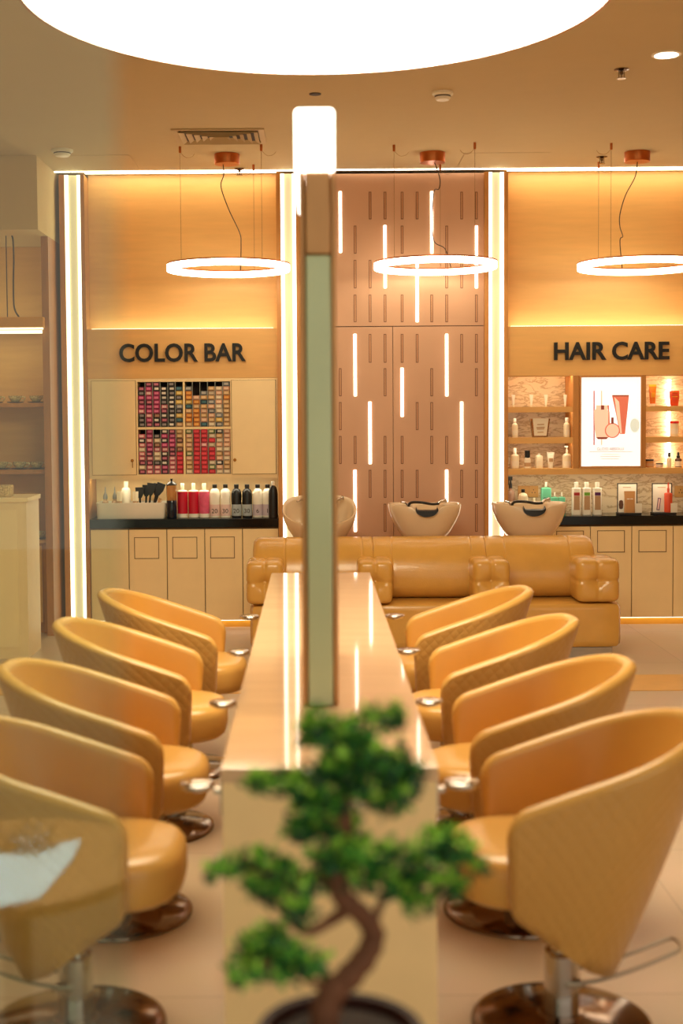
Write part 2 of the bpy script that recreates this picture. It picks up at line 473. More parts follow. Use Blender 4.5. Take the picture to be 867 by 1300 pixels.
# ---- centre copper panel with slots and light lines
t = thing('slotted_wall_panel', 'rose copper wall panel with vertical slots and glowing light lines', 'wall panel', (0, D, 0))
zm = Z(415); xm = X(499.0)
b = bm_new()
box(b, BAYM[0], BAYM[1], .0, .03, zm + .003, CEIL - .028)
box(b, BAYM[0], xm - .002, .0, .03, 0, zm - .003)
box(b, xm + .002, BAYM[1], .0, .03, 0, zm - .003)
box(b, BAYM[0], BAYM[1], .031, .05, 0, CEIL - .028, 1)
colx = {0: 394.5, 1: 413.5, 2: 432, 3: 450.8, 4: 469.8, 5: 488.8, 6: 510.4, 7: 529.5, 8: 548, 9: 567, 10: 586, 11: 604.7}
rowU = [(243.5, 278.5), (286.5, 322), (330, 366), (374, 409)]
rowL = [(424, 460.5), (467.5, 503), (510.5, 546), (553.5, 589), (596.5, 632), (639.5, 675)]
unl = {('U', 0): [0, 1, 4, 5, 6, 7, 10, 11], ('U', 1): [0, 3, 6, 9], ('U', 2): [1, 3, 4, 9, 10], ('U', 3): [0, 3, 4, 5, 6, 8, 9, 11],
       ('L', 0): [0, 1, 4, 5, 6, 7, 10, 11], ('L', 1): [0, 2, 5, 8, 11], ('L', 2): [1, 2, 7, 8], ('L', 3): [0, 2, 3, 5, 6, 8, 9, 11],
       ('L', 4): [1, 4, 5, 6, 7, 10, 11], ('L', 5): [0, 5, 8, 11]}
lit = [(8, 243, 322), (2, 243, 321), (5, 286, 366), (11, 286.5, 366), (7, 330, 409), (3, 424, 503), (9, 424, 503), (6, 467, 529),
       (4, 510, 589), (10, 510, 589), (3, 596.5, 675), (9, 596.5, 675), (6, 639.5, 675), (1, 467, 546)]
for (s, r_), cc in unl.items():
    a_, c_ = (rowU if s == 'U' else rowL)[r_]
    for k in cc:
        x = P(colx[k], (a_ + c_) / 2, D)[0]; z1, z0 = P(colx[k], a_, D)[1], P(colx[k], c_, D)[1]
        box(b, x - .010, x + .010, -.0012, .001, z0, z1, 1)  # dark strip painted in for the slot's shadow
        box(b, x - .004, x + .004, -.006, .001, z0 + .006, z1 - .006, 2)
build('panel', b, ['copper_panel', 'groove', 'groove_hi'], t, smooth=False)
for k, a_, c_ in lit:
    x = P(colx[k], (a_ + c_) / 2, D)[0]; z1, z0 = P(colx[k], a_, D)[1], P(colx[k], c_, D)[1]
    build('led_bar', box(bm_new(), x - .011, x + .011, -.008, -.0002, z0, z1, 0, .003), 'led_slot', t)

# ---------------------------------------------------------------- base cabinets
def base_cab(xl, xr, label, sq):
    t = thing('base_cabinet', label, 'cabinet', (xl, D, 0), group='cream base cabinets')
    wd = xr - xl; zb = Z(787); zt = zCB - .002
    build('carcass', bx(.0005, wd - .0005, .022, .36, zb, zt), 'cream_gap', t)
    b = bx(.003, wd - .003, 0, .021, zb + .003, zt - .012, .002)
    d = build('door', b, 'cream', t)
    if sq:
        a0, a1, s0, s1 = sq[0] - xl, sq[1] - xl, sq[2], sq[3]
        build('inset_frame', box(box(box(box(bm_new(), a0, a1, -.0015, -.0002, s0, s0 + .005), a0, a1, -.0015, -.0002, s1 - .005, s1),
              a0, a0 + .005, -.0015, -.0002, s0 + .005, s1 - .005), a1 - .005, a1, -.0015, -.0002, s0 + .005, s1 - .005), 'cream_gap', d, smooth=False)
        build('flap', bx(a0 + .007, a1 - .007, -.003, -.0002, s0 + .007, s1 - .007), 'cream', d)
    return t
lx = [BAYL[0] + .001, X(163.5, D, 700), X(212, D, 700), X(260, D, 700), X(308, D, 700), BAYL[1] - .001]
ls = [None, (170.5, 202), (219, 250.5), (267, 298), None]
ln = ['plain narrow cream base cabinet at the left end below the white tray', 'cream base cabinet with square flap, second from the left column',
      'cream base cabinet with square flap, below the pink bottles', 'cream base cabinet with square flap, below the 20 and 30 bottles',
      'cream base cabinet at right end of black worktop, half behind the gold sofa']
for i in range(5):
    q = ls[i] and (X(ls[i][0], D, 700), X(ls[i][1], D, 700), Z(708), Z(680.5))
    base_cab(lx[i], lx[i + 1], ln[i], q)
rx = [BAYR[0] + .001, X(697, D, 700), X(749.5, D, 700), X(802, D, 700), X(854.5, D, 700), BAYR[1] - .001]
rs = [None, (706, 741), (758, 793), (810.5, 846), None]
rn = ['cream base cabinet hidden behind the right shampoo bowl', 'cream base cabinet with square flap, partly behind the sofa corner',
      'cream base cabinet with square flap, right beside the sofa armrest', 'cream base cabinet with square flap, below the red pump bottle',
      'cream base cabinet at the right edge of the picture']
for i in range(5):
    q = rs[i] and (X(rs[i][0], D, 700), X(rs[i][1], D, 700), Z(704), Z(676))
    base_cab(rx[i], rx[i + 1], rn[i], q)
for (a, b_), lab in ((BAYL, 'glossy black worktop under the COLOR BAR cabinet'), (BAYR, 'glossy black worktop under the HAIR CARE shelves')):
    tag(build('worktop', bx(a + .001, b_ - .001, D - .012, YB - .002, zCB, zCT, .002), 'black_stone'), lab, 'worktop')
    tag(build('plinth_light', bx(a + .02, b_ - .02, D + .026, D + .046, Z(787) - .0035, Z(787) - .0005), 'led_up'),
        'warm strip light under the ' + ('left' if a < 0 else 'right') + ' base cabinets', 'strip light')

# ---------------------------------------------------------------- COLOR BAR wall cabinet
zW0, zW1 = Z(605), zF0 - .002
wa, wb = BAYL[0] + .001, BAYL[1] - .001
wc = thing('wall_cabinet', 'cream wall cabinet with two doors and four compartments of dye boxes', 'cabinet', (0, D, 0))
def pxr(a, b_, c, d): return X(a, D, 540), X(b_, D, 540), Z(d, D, 232), Z(c, D, 232)
comps = {'upper left': pxr(175, 232.5, 484.5, 542), 'upper right': pxr(235, 292.5, 484.5, 542), 'lower left': pxr(175, 232.5, 545, 602), 'lower right': pxr(235, 292.5, 545, 602)}
ul, ur, ll, lr = comps['upper left'], comps['upper right'], comps['lower left'], comps['lower right']
b = bm_new()
box(b, wa, ul[0], 0, .30, zW0, zW1); box(b, ur[1], wb, 0, .30, zW0, zW1)
box(b, ul[0], ur[1], 0, .30, ul[3], zW1); box(b, ul[0], ur[1], 0, .30, zW0, ll[2])
box(b, ul[0], ur[1], 0, .30, ll[3], ul[2]); box(b, ul[1], ur[0], 0, .30, ul[2], ul[3]); box(b, ul[1], ur[0], 0, .30, ll[2], ll[3])
build('carcass', b, 'cream', wc, smooth=False)
build('back_panel', bx(ul[0], ur[1], .18, .20, ll[2], ul[3]), mat('dark_back_panel', (60, 36, 28), .7, var=.2), wc)
for (a, c, kx) in ((117, 172.5, 168), (294.5, 350, 298)):
    a_, c_ = X(a, D, 540), X(c, D, 540)
    build('door_gap', bx(a_ - .004, c_ + .004, -.0008, -.0001, Z(601) - .003, Z(482) + .003), 'cream_gap', wc)
    d = build('door', bx(a_, c_, -.016, -.001, Z(601), Z(482), .002), 'cream', wc)
    kk = bm_new(); lathe(kk, [(.004, 0), (.004, .010), (.011, .012), (.012, .018), (.006, .022)], seg=14)
    kk.transform(Matrix.Rotation(pi / 2, 4, 'X')); kk.transform(Matrix.Translation((X(kx, D, 540), -.016, Z(583))))
    build('knob', kk, 'brass', d)
    if kx < 200:
        kk = bm_new(); box(kk, X(kx, D) - .003, X(kx, D) + .003, -.030, -.0275, Z(592), Z(585)); build('key', kk, 'brass', d)
NC = 6
for nm, (x0, x1, z0, z1) in comps.items():
    cw = (x1 - x0) / NC
    for k in range(1, NC):
        build('divider', bx(x0 + k * cw - .0015, x0 + k * cw + .0015, .005, .175, z0, z1), 'steel', wc)
# dye boxes: one mesh per colour
DY = dict(magenta=((170, 24, 92), (226, 120, 160)), crimson=((206, 16, 44), (232, 70, 84)), pink=((206, 96, 112), (240, 200, 196)), black=((24, 20, 24), (150, 140, 140)),
          white=((34, 28, 30), (238, 228, 214)), tan=((200, 152, 96), (232, 200, 150)), grey=((120, 122, 126), (196, 190, 180)), teal=((24, 66, 84), (70, 120, 130)),
          orange=((216, 124, 30), (240, 176, 84)), peach=((224, 164, 128), (244, 210, 180)), brown=((104, 62, 44), (190, 140, 110)), yellow=((220, 176, 70), (240, 214, 140)),
          cream=((216, 190, 156), (240, 226, 200)), plum=((92, 20, 56), (210, 120, 140)), green=((110, 130, 70), (220, 210, 170)))
RH = (ul[3] - ul[2] - .003) / 10.0; CW = (ul[1] - ul[0]) / NC
bw, bh = CW - .009, RH - .0012
dye = {}
def dye_box(cn):
    c1, c2 = DY[cn]
    b = box(bm_new(), -bw / 2, bw / 2, 0, .11, 0, bh, 0, .0012, 1)
    box(b, -bw * .34, bw * .30, -.0006, .0002, bh * .30, bh * .82, 1)
    box(b, -bw * .42, bw * .42, -.0005, .0002, bh * .08, bh * .18, 2)
    ma = mat('dye_' + cn, c1, .45, var=.06, vscale=50); mb = mat('dye_label_' + cn, c2, .5, var=.05, vscale=60)
    me = build('hair_dye_box', b, [ma, mb, 'ink'], smooth=False)
    return me
plan = {'upper left': ['magenta plum pink black', 'magenta magenta pink plum', 'magenta plum brown white', 'white black pink plum', 'white white black black', 'tan grey teal yellow black'],
        'upper right': ['orange tan grey yellow', 'orange tan grey peach', 'tan grey peach teal', 'tan peach grey cream', 'cream yellow peach grey', 'peach tan grey orange'],
        'lower left': ['pink plum white cream', 'magenta plum pink pink', 'pink brown black cream', 'pink magenta plum white', 'magenta plum pink white', 'tan tan brown crimson'],
        'lower right': ['cream peach tan green', 'crimson crimson crimson crimson', 'crimson crimson crimson pink', 'cream crimson green tan', 'cream tan white peach', 'cream peach tan peach']}
cnt = {'upper left': [9, 10, 10, 9, 10, 9], 'upper right': [9, 7, 8, 9, 9, 10], 'lower left': [9, 10, 9, 10, 10, 10], 'lower right': [10, 10, 10, 10, 10, 10]}
ORD = ['top', 'second', 'third', 'fourth', 'fifth', 'sixth', 'seventh', 'eighth', 'ninth', 'tenth', 'eleventh']
CN = ['first', 'second', 'third', 'fourth', 'fifth', 'sixth']
WORD = {'white': 'white-labelled black', 'plum': 'dark plum'}
rg = random.Random(11)
for nm, (x0, x1, z0, z1) in comps.items():
    for k in range(NC):
        n = cnt[nm][k]; pal = plan[nm][k].split()
        for r_ in range(n):
            fromtop = n - 1 - r_
            cn = rg.choice(pal)
            if nm == 'lower left' and k == 5: cn = 'crimson' if fromtop > 4 else rg.choice(['tan', 'brown', 'tan'])
            if nm == 'upper right' and k < 2: cn = 'orange' if fromtop in (n - 2, n - 3) else cn
            if nm == 'upper right' and k == 0 and fromtop == 4: cn = 'teal'
            if cn not in dye: o = dye[cn] = dye_box(cn)
            else: o = dye[cn].copy(); COL.objects.link(o)
            o.location = (x0 + (k + .5) * CW + rg.uniform(-.002, .002), D + .006 + rg.uniform(0, .02), z0 + .001 + r_ * RH)
            o.rotation_euler = (0, 0, rg.uniform(-.03, .03))
            tag(o, '%s dye box, %s, %s column of %s compartment' % (WORD.get(cn, cn), 'topmost' if fromtop == 0 else ORD[fromtop] + ' from top', CN[k], nm),
                'box', 'hair dye boxes in the wall cabinet')
# niche behind the left counter
structure('wall_niche_left', bx(BAYL[0], BAYL[1], YB, YB + .03, zCB, zW0), 'cream')

# ---------------------------------------------------------------- HAIR CARE shelving
structure('wall_niche_right', bx(BAYR[0], BAYR[1], YB, YB + .03, zCB, zF0), 'marble')
ra, rb = BAYR[0] + .001, BAYR[1] - .001
sh = thing('wall_shelving', 'honey wood shelving of open niches around the white poster', 'shelf', (0, D, 0))
dv = [(X(727.5, D, 540), X(735, D, 540)), (X(815.5, D, 540), X(820, D, 540))]
zS = [(Z(525.5), Z(518.5)), (Z(565), Z(557.5)), (Z(604.5), Z(597))]
for i, (a, c) in enumerate(zS):
    if i == 2: build('shelf_board', box(bx(ra, rb, 0, .03, a, c), ra, rb, .03, YB - D - .002, a + .012, c), 'wood', sh, smooth=False); continue
    for x0_, x1_ in ((ra, dv[0][0] - .0005), (dv[1][1] + .0005, rb)):
        build('shelf_board', box(bx(x0_, x1_, .006, .03, a, c), x0_, x1_, .03, YB - D - .002, a + .012, c), 'wood', sh, smooth=False)
for a, c in dv:
    build('upright', bx(a, c, .002, YB - D - .002, zS[2][1] + .0005, zF0 - .001), 'wood_edge', sh)
build('led_strip', bx(X(861, D, 540), X(864, D, 540), .28, .30, zS[2][1] + .002, zF0 - .03), 'led_cove', sh)
structure('trim_10', bx(ra + .02, rb - .02, D + .04, D + .08, zF0 + .004, zF0 + .010), 'led_cove')  # added strip hidden behind the fascia, brightens the upper niche
for i, (a, c) in enumerate(zS):
    for x0_, x1_ in (((ra + .02, rb - .02),) if i == 2 else ((ra + .02, dv[0][0] - .01), (dv[1][1] + .01, rb - .02))):
        build('shelf_fill_strip', bx(x0_, x1_, .05, .085 if i == 2 else .07, a + .008, a + .0117), 'led_niche_fill', sh)  # added glow strips, hidden behind the board fronts to brighten the shelves
build('cabinet_fill_strip', bx(wa + .02, wb - .02, .05, .085, zW0 - .0035, zW0 - .0003), 'led_niche_fill', wc)  # added hidden glow strip that brightens the worktop niche
build('added_lip', bx(wa, wb, 0, .02, zW0 - .009, zW0 - .0002), 'cream', wc)  # added to keep the glow strip out of view

# poster
x0, x1, z0, z1 = X(735.5, D, 540), X(815.2, D, 540), Z(596.5), Z(479.5)
ps = thing('lightbox_poster', 'bright white lit poster showing a bottle, flask and tube, in wood frame', 'poster', (0, D, 0))
fw = .012
b = bm_new()
for q in ((x0, x1, z0, z0 + fw), (x0, x1, z1 - fw, z1), (x0, x0 + fw, z0 + fw, z1 - fw), (x1 - fw, x1, z0 + fw, z1 - fw)): box(b, q[0], q[1], -.012, .03, q[2], q[3])
build('frame', b, 'wood_edge', ps, smooth=False)
build('screen', bx(x0 + fw, x1 - fw, .004, .02, z0 + fw, z1 - fw), 'screen', ps)
PK = dict(o1=mat('print_coral', (226, 120, 92), .8), o2=mat('print_peach', (250, 216, 188), .8), o3=mat('print_brown', (140, 60, 44), .8), o4=mat('print_rose', (196, 96, 110), .8),
          o5=mat('print_grey_text', (214, 192, 180), .8), o6=mat('print_pale_green', (228, 238, 226), .8))
for m_ in PK.values():      # the poster is lit from behind: its print glows with it
    bs = m_.node_tree.nodes['Principled BSDF']; bs.inputs['Emission Color'].default_value = bs.inputs['Base Color'].default_value; bs.inputs['Emission Strength'].default_value = .22
def pp(px, py): return P(px, py, D)[0], P(px, py, D)[1]
def art(pts, key, lay, nm='print'):
    b = bm_new(); prism(b, [pp(*q) for q in pts], .0035 - lay * .0004, .0039)
    return build(nm, b, PK[key], ps, smooth=False)
def ell(cx, cy, rx_, ry_, n=24): return [(cx + rx_ * cos(2 * pi * i / n), cy + ry_ * sin(2 * pi * i / n)) for i in range(n)]
art([(753.5, 496), (755, 496), (755, 565), (753.5, 565)], 'o4', 0, 'printed_bar')
art([(763, 496), (764.6, 496), (764.6, 565), (763, 565)], 'o2', 0, 'printed_bar')
art([(777, 502), (798.5, 502), (797, 518), (793.5, 551), (787, 551), (782, 525)], 'o1', 1, 'printed_tube')
art([(777.5, 501.5), (798.5, 501.5), (798.3, 503), (777.7, 503)], 'o3', 2, 'printed_tube_crimp')
art([(780, 504), (786, 510), (789.5, 550), (787.5, 550), (783, 526)], 'o2', 2, 'printed_highlight')
art([(754, 521), (757, 519), (770, 519), (774, 523), (774.5, 545), (772, 556), (757, 556), (755, 545)], 'o2', 2, 'printed_bottle')
art([(757, 514.5), (773, 514.5), (773, 519.5), (757, 519.5)], 'o2', 3, 'printed_cap')
art([(763, 514.5), (767, 514.5), (767, 520), (763, 520)], 'o3', 4, 'printed_cap_band')
art([(771, 514.5), (773, 514.5), (774.5, 552), (772, 556), (772.5, 523)], 'o1', 4, 'printed_shade')
art(ell(777.5, 546.5, 9.6, 9.6), 'o1', 4, 'printed_flask')
art(ell(777.5, 546.5, 8.2, 8.4), 'o2', 5, 'printed_flask_front')
art([(776, 530), (779, 530), (779, 538), (776, 538)], 'o3', 5, 'printed_flask_neck')
art(ell(806, 540, 6, 9), 'o6', 0, 'printed_leaf')
art([(757, 555), (772, 555), (770, 557.5), (759, 557.5)], 'o3', 5, 'printed_base')
for s, py, sz, key in (('GLOSS ABSOLU', 571.6, .030, 'o3'),):
    b = text_bm(s, sz, .0004); b.transform(Matrix.Translation((pp(775, py)[0], .0034, pp(775, py)[1])))
    build('printed_title', b, PK[key], ps, smooth=False)
for py, a, c in ((573.5, 748, 803), (577, 764, 786), (579.7, 762, 788), (582.4, 763, 786), (592, 751, 799)):
    art([(a, py - .45), (c, py - .45), (c, py + .25), (a, py + .25)], 'o5', 0, 'printed_text_line')

# ================================================================== shampoo sofa
SY = 8.55                                        # front plane of the sofa
def xs(px): return X(px, SY)
SX0, SX1 = xs(314), xs(792)
sf = thing('shampoo_sofa', 'long gold leather three-seat shampoo sofa with four tufted armrests', 'sofa', ((SX0 + SX1) / 2, SY, 0))
SO = (SX0 + SX1) / 2; hw_ = (SX1 - SX0) / 2
zs = .375
build('plinth', bx(-hw_ + .12, hw_ - .06, .05, .62, 0, .07), 'steel', sf)
arm_px = [(310, 358), (453, 498), (600, 648), (733, 793)]
armc = [((xs(a) + xs(c)) / 2 - SO, (xs(c) - xs(a)) / 2) for a, c in arm_px]
armc[3] = (armc[3][0] - .015, .145)
def seat_fn(q, p):
    return q
edges = [-hw_, armc[1][0], armc[2][0], hw_]
for i in range(3):
    a, c = edges[i] + .001, edges[i + 1] - .001
    b = bm_new(); softbox(b, (c - a) / 2, .31, (zs - .072) / 2, ((a + c) / 2, .315, .071 + (zs - .072) / 2), k=14, n=12)
    build('seat', b, 'sofa', sf)
# back rest: three leaning bulging cushions joined by flat seam strips
def back_profile(bul):
    return [(.30, zs + .002), (.285 - bul, zs + .03), (.27 - bul * 1.4, zs + .10), (.275 - bul * 1.2, zs + .20), (.30 - bul * .8, zs + .29), (.335 - bul * .3, zs + .36), (.375, zs + .395),
            (.43, zs + .41), (.49, zs + .39), (.515, zs + .33), (.52, zs + .002)]
bx0, bx1 = -hw_ + .012, armc[3][0] + .045
cuts = [bx0, armc[1][0] + .0, armc[2][0] + .0, bx1]
for i in range(3):
    a, c = cuts[i] + (.0008 if i else 0), cuts[i + 1] - (.0008 if i < 2 else 0)
    b = bm_new(); loops = []
    seams = [q for m_ in (armc[0][0] + .13, armc[1][0] - .075, armc[1][0] + .125, armc[2][0] - .10, armc[2][0] + .13, armc[3][0] - .13) for q in (m_,) if a < q < c]
    xs_l = sorted(set([a + (c - a) * k / 24 for k in range(25)] + [a + .004, a + .012, c - .004, c - .012] + [q + d for q in seams for d in (-.012, -.005, -.002, 0, .002, .005, .012)]))
    for x in xs_l:
        g = max([math.exp(-((x - q) / .004) ** 2) for q in seams] + [0])
        e = 1.0
        if i == 0: e = min(e, (x - a) / .06)
        if i == 2: e = min(e, (c - x) / .06)
        f_ = sqrt(max(0, 1 - (1 - max(0, e)) ** 2)) if e < 1 else 1
        s_ = .80 + .20 * f_
        s_ -= .022 * g + .03 * max(0, 1 - min(x - a, c - x) / .012) ** 2
        loops.append([(x, .42 + (y - .42) * s_, zs + (z - zs) * (1 - (1 - s_) * .55)) for y, z in back_profile(.045)])
    rings(b, loops)
    build('back_cushion', b, 'sofa', sf, ang=60)
def tuft(q, p):
    # crossing seams and a button on the front face, seam across the top
    if p.y < -.5:
        d = sqrt((q.x / .06) ** 2 + (q.z / .05) ** 2)
        q.y += .034 * math.exp(-d * d * 1.6) + .012 * math.exp(-(q.x / .009) ** 2) + .012 * math.exp(-(q.z / .009) ** 2)
    if p.z > .5:
        q.z -= .012 * math.exp(-(q.x / .010) ** 2) + .008 * math.exp(-(q.y / .012) ** 2)
    if abs(p.x) > .5:
        q.x *= 1 - .04 * math.exp(-(q.z / .012) ** 2)
    return q
for i, (cx, hx) in enumerate(armc):
    b = bm_new(); softbox(b, hx, .185, .145, (0, 0, 0), k=7.5, n=24, fn=tuft)
    b.transform(Matrix.Translation((cx, .155, zs + .002 + .145)))
    a_ = build('armrest', b, 'sofa', sf, ang=80)
    b = bm_new(); lathe(b, [(.001, 0), (.010, .002), (.012, .006), (.001, .010)], seg=14)
    b.transform(Matrix.Rotation(pi / 2, 4, 'X')); b.transform(Matrix.Translation((cx, .022, zs + .147)))
    build('button', b, 'gold_lit', a_)

# ---- shampoo bowls behind the sofa
BY = 9.37
def make_bowl(label, tilt, loc, pad=True):
    t = thing('shampoo_bowl', label, 'basin', loc, group='shampoo bowls behind the sofa')
    n = 40
    def outline(hx, hy, z, notch, dx=0.0):
        o = []
        for x, y in sup(n, hx, hy, 2.6):
            zz = z
            if y < 0 and notch: zz -= notch * math.exp(-(x / .085) ** 4)
            zz += .012 * (abs(x) / .28) ** 2 * (1 if z > .2 else 0)
            o.append((x, y, zz))
        return o
    b = bm_new()
    L = [outline(.105, .13, .0, 0), outline(.155, .17, .02, 0), outline(.192, .195, .07, 0), outline(.232, .215, .14, 0), outline(.256, .228, .20, .02), outline(.266, .235, .245, .05),
         outline(.262, .231, .256, .056), outline(.250, .220, .254, .056), outline(.240, .210, .235, .05), outline(.215, .185, .15, .01), outline(.16, .14, .075, 0), outline(.05, .05, .05, 0)]
    rings(b, L)
    mt = Matrix.Translation((0, 0, .72)) @ Matrix.Rotation(tilt, 4, 'X')
    b.transform(mt)
    basin = build('basin', b, 'ceramic', t, ang=70)
    b = bm_new(); lathe(b, [(.012, 0), (.020, .002), (.018, .006), (.006, .007)], (0, 0, .051), 16); b.transform(mt); build('drain', b, 'chrome', basin)
    if pad:
        b = bm_new()
        pts = []
        for k in range(15):
            a = pi + pi * k / 14
            pts.append((.080 * cos(a), -.236 - .006 * abs(sin(a)), .238 + .052 * sin(a)))
        lo = [(x, y, z) for x, y, z in pts]
        # cushion: crescent solid
        outer = [(x * 1.0, y - .012, z) for x, y, z in lo]; inner = [(x * .93, y - .012, z + .004 + .030 * (1 - (x / .08) ** 2)) for x, y, z in lo]
        b2 = []
        for (xo, yo, zo), (xi, yi, zi) in zip(outer, inner):
            b2.append([(xo, yo, zo), (xo, yo + .02, zo - .004), (xo * .98, yo + .045, zo + .002), (xi, yi + .05, zi + .012), (xi, yi + .02, zi + .016), (xi, yi, zi + .008)])
        rings(b, b2); b.transform(mt)
        build('neck_cushion', b, 'black', t, ang=60)
    # mixer tap with hose, at the back left of the bowl
    b = bm_new(); lathe(b, [(.022, 0), (.022, .008), (.016, .012), (.015, .05), (.018, .055), (.018, .075), (.010, .082)], (-.10, .17, .175), 18)
    tube(b, spline([(-.10, .17, .235), (-.13, .14, .262), (-.16, .10, .268)], 6), .007, 8)
    b.transform(mt); tp = build('tap', b, 'chrome', t)
    b = bm_new(); tube(b, spline([(-.105, .16, .22), (-.09, .10, .262), (-.02, .05, .268), (.06, .06, .255), (.11, .09, .255)], 7), .010, 10)
    b.transform(mt); build('hose', b, 'black', t)
    b = bm_new(); tube(b, spline([(.11, .09, .255), (.13, .11, .27), (.17, .14, .275)], 5), [.012] * 10 + [.018], 12)
    b.transform(mt); build('shower_head', b, 'chrome', t)
    b = bm_new(); sq_lathe(b, [(.09, .11, 0), (.09, .11, .60), (.10, .12, .70), (.104, .128, .722)], k=4)
    build('pedestal', b, 'ceramic', t)
    return t
xb0 = X(404.5, BY); xb1 = X(538, BY); xb2 = X(671.5, BY)
make_bowl('cream shampoo bowl tilted forward behind the left sofa seat, no neck cushion showing', radians(23), (xb0, BY, 0), False)
b1 = make_bowl('cream shampoo bowl with black neck cushion behind the middle sofa seat', 0, (xb1, BY, 0))
dup(b1, (xb2, BY, 0), 'cream shampoo bowl with black neck cushion behind the right sofa seat')

# ================================================================== double styling table
TZ = .80
tw = .252; TXc = 0.03
ty0 = H(420, 975, TZ)[1]; ty1 = H(410, 727, TZ)[1]
tl = H(280, 975, TZ)[0]; tr = H(557, 975, TZ)[0]
TXc = (tl + tr) / 2; tw = (tr - tl) / 2
tb = thing('styling_table', 'long narrow beige two-sided styling table with glossy top', 'table', (TXc, ty0, 0))
TL = ty1 - ty0
build('tabletop', bx(-tw, tw, 0, TL, TZ - .035, TZ, .001), 'table', tb)
build('body', bx(-tw + .004, tw - .004, .004, TL - .01, .0, TZ - .036), 'table_side', tb)
# mirror divider standing on the table
pz0 = TZ + .001
my = H(408, 897, TZ)[1]
px0, px1 = X(389, my), X(421, my)
zt_ = P(402, 217, my)[1]; zl = P(402, 137, my)[1]
md = thing('mirror_divider', 'tall slim mirror seen edge-on with a bright white lamp on top', 'mirror', ((px0 + px1) / 2, my, pz0))
ww = (px1 - px0) / 2
zz = zt_ - pz0
build('frame_post', bx(-ww, ww, 0, .03, 0, zz - .235, .006), 'post', md)
build('frame_post', bx(-ww, ww, .82, .85, 0, zz - .235, .006), 'post', md)
build('side_bead', bx(-ww - .016, -ww - .001, .012, .84, 0, zz - .001, .004), 'post_in', md)
build('side_bead', bx(ww + .001, ww + .016, .012, .84, 0, zz - .001, .004), 'post_in', md)
build('mirror_core', bx(-ww + .004, ww - .004, .031, .819, .002, zz - .245), 'mirror', md)
build('tan_reflection', bx(-ww, ww, 0, .85, zz - .234, zz - .002, .006), 'post_in', md)  # tan block puts the reflections on the upper post into its colour
build('lamp_box', bx(X(376, my) - md.location.x, X(427, my) - md.location.x, -.012, .862, zz, zl - pz0, .012), 'led_post', md)

# hair dryer holders on the table's long edges
def holder(side, y, label):
    t = thing('dryer_holder', label, 'holder', (TXc + side * tw, y, TZ - .125), group='chrome dryer holders on the table edges')
    b = bm_new(); box(b, 0, side * .004, -.02, .02, .0, .09) if side > 0 else box(b, -.004, 0, -.02, .02, .0, .09)
    box(b, min(side * .004, side * .02), max(side * .004, side * .02), -.008, .008, .05, .062)
    build('bracket', b, 'chrome', t)
    b = bm_new()
    lathe(b, [(.022, .0), (.034, .003), (.042, .009), (.044, .014), (.042, .018), (.036, .020), (.022, .0215), (.006, .022)], (side * .061, 0, .058), 36)
    build('dish', b, 'chrome', t, ang=60)
    return t
WHO = ['nearest the camera', 'second from the camera', 'third from the camera', 'farthest from the camera']
CY = [3.42, 4.22, 5.10, 5.96]
hy = []
for py in (997, 893, 828, 783): hy.append(H(560, py, TZ - .06)[1])
for s, nm in ((1, 'right'), (-1, 'left')):
    for k in range(4): holder(s, hy[k], 'round chrome dryer holder on the %s edge of the table, %s' % (nm, WHO[k]))

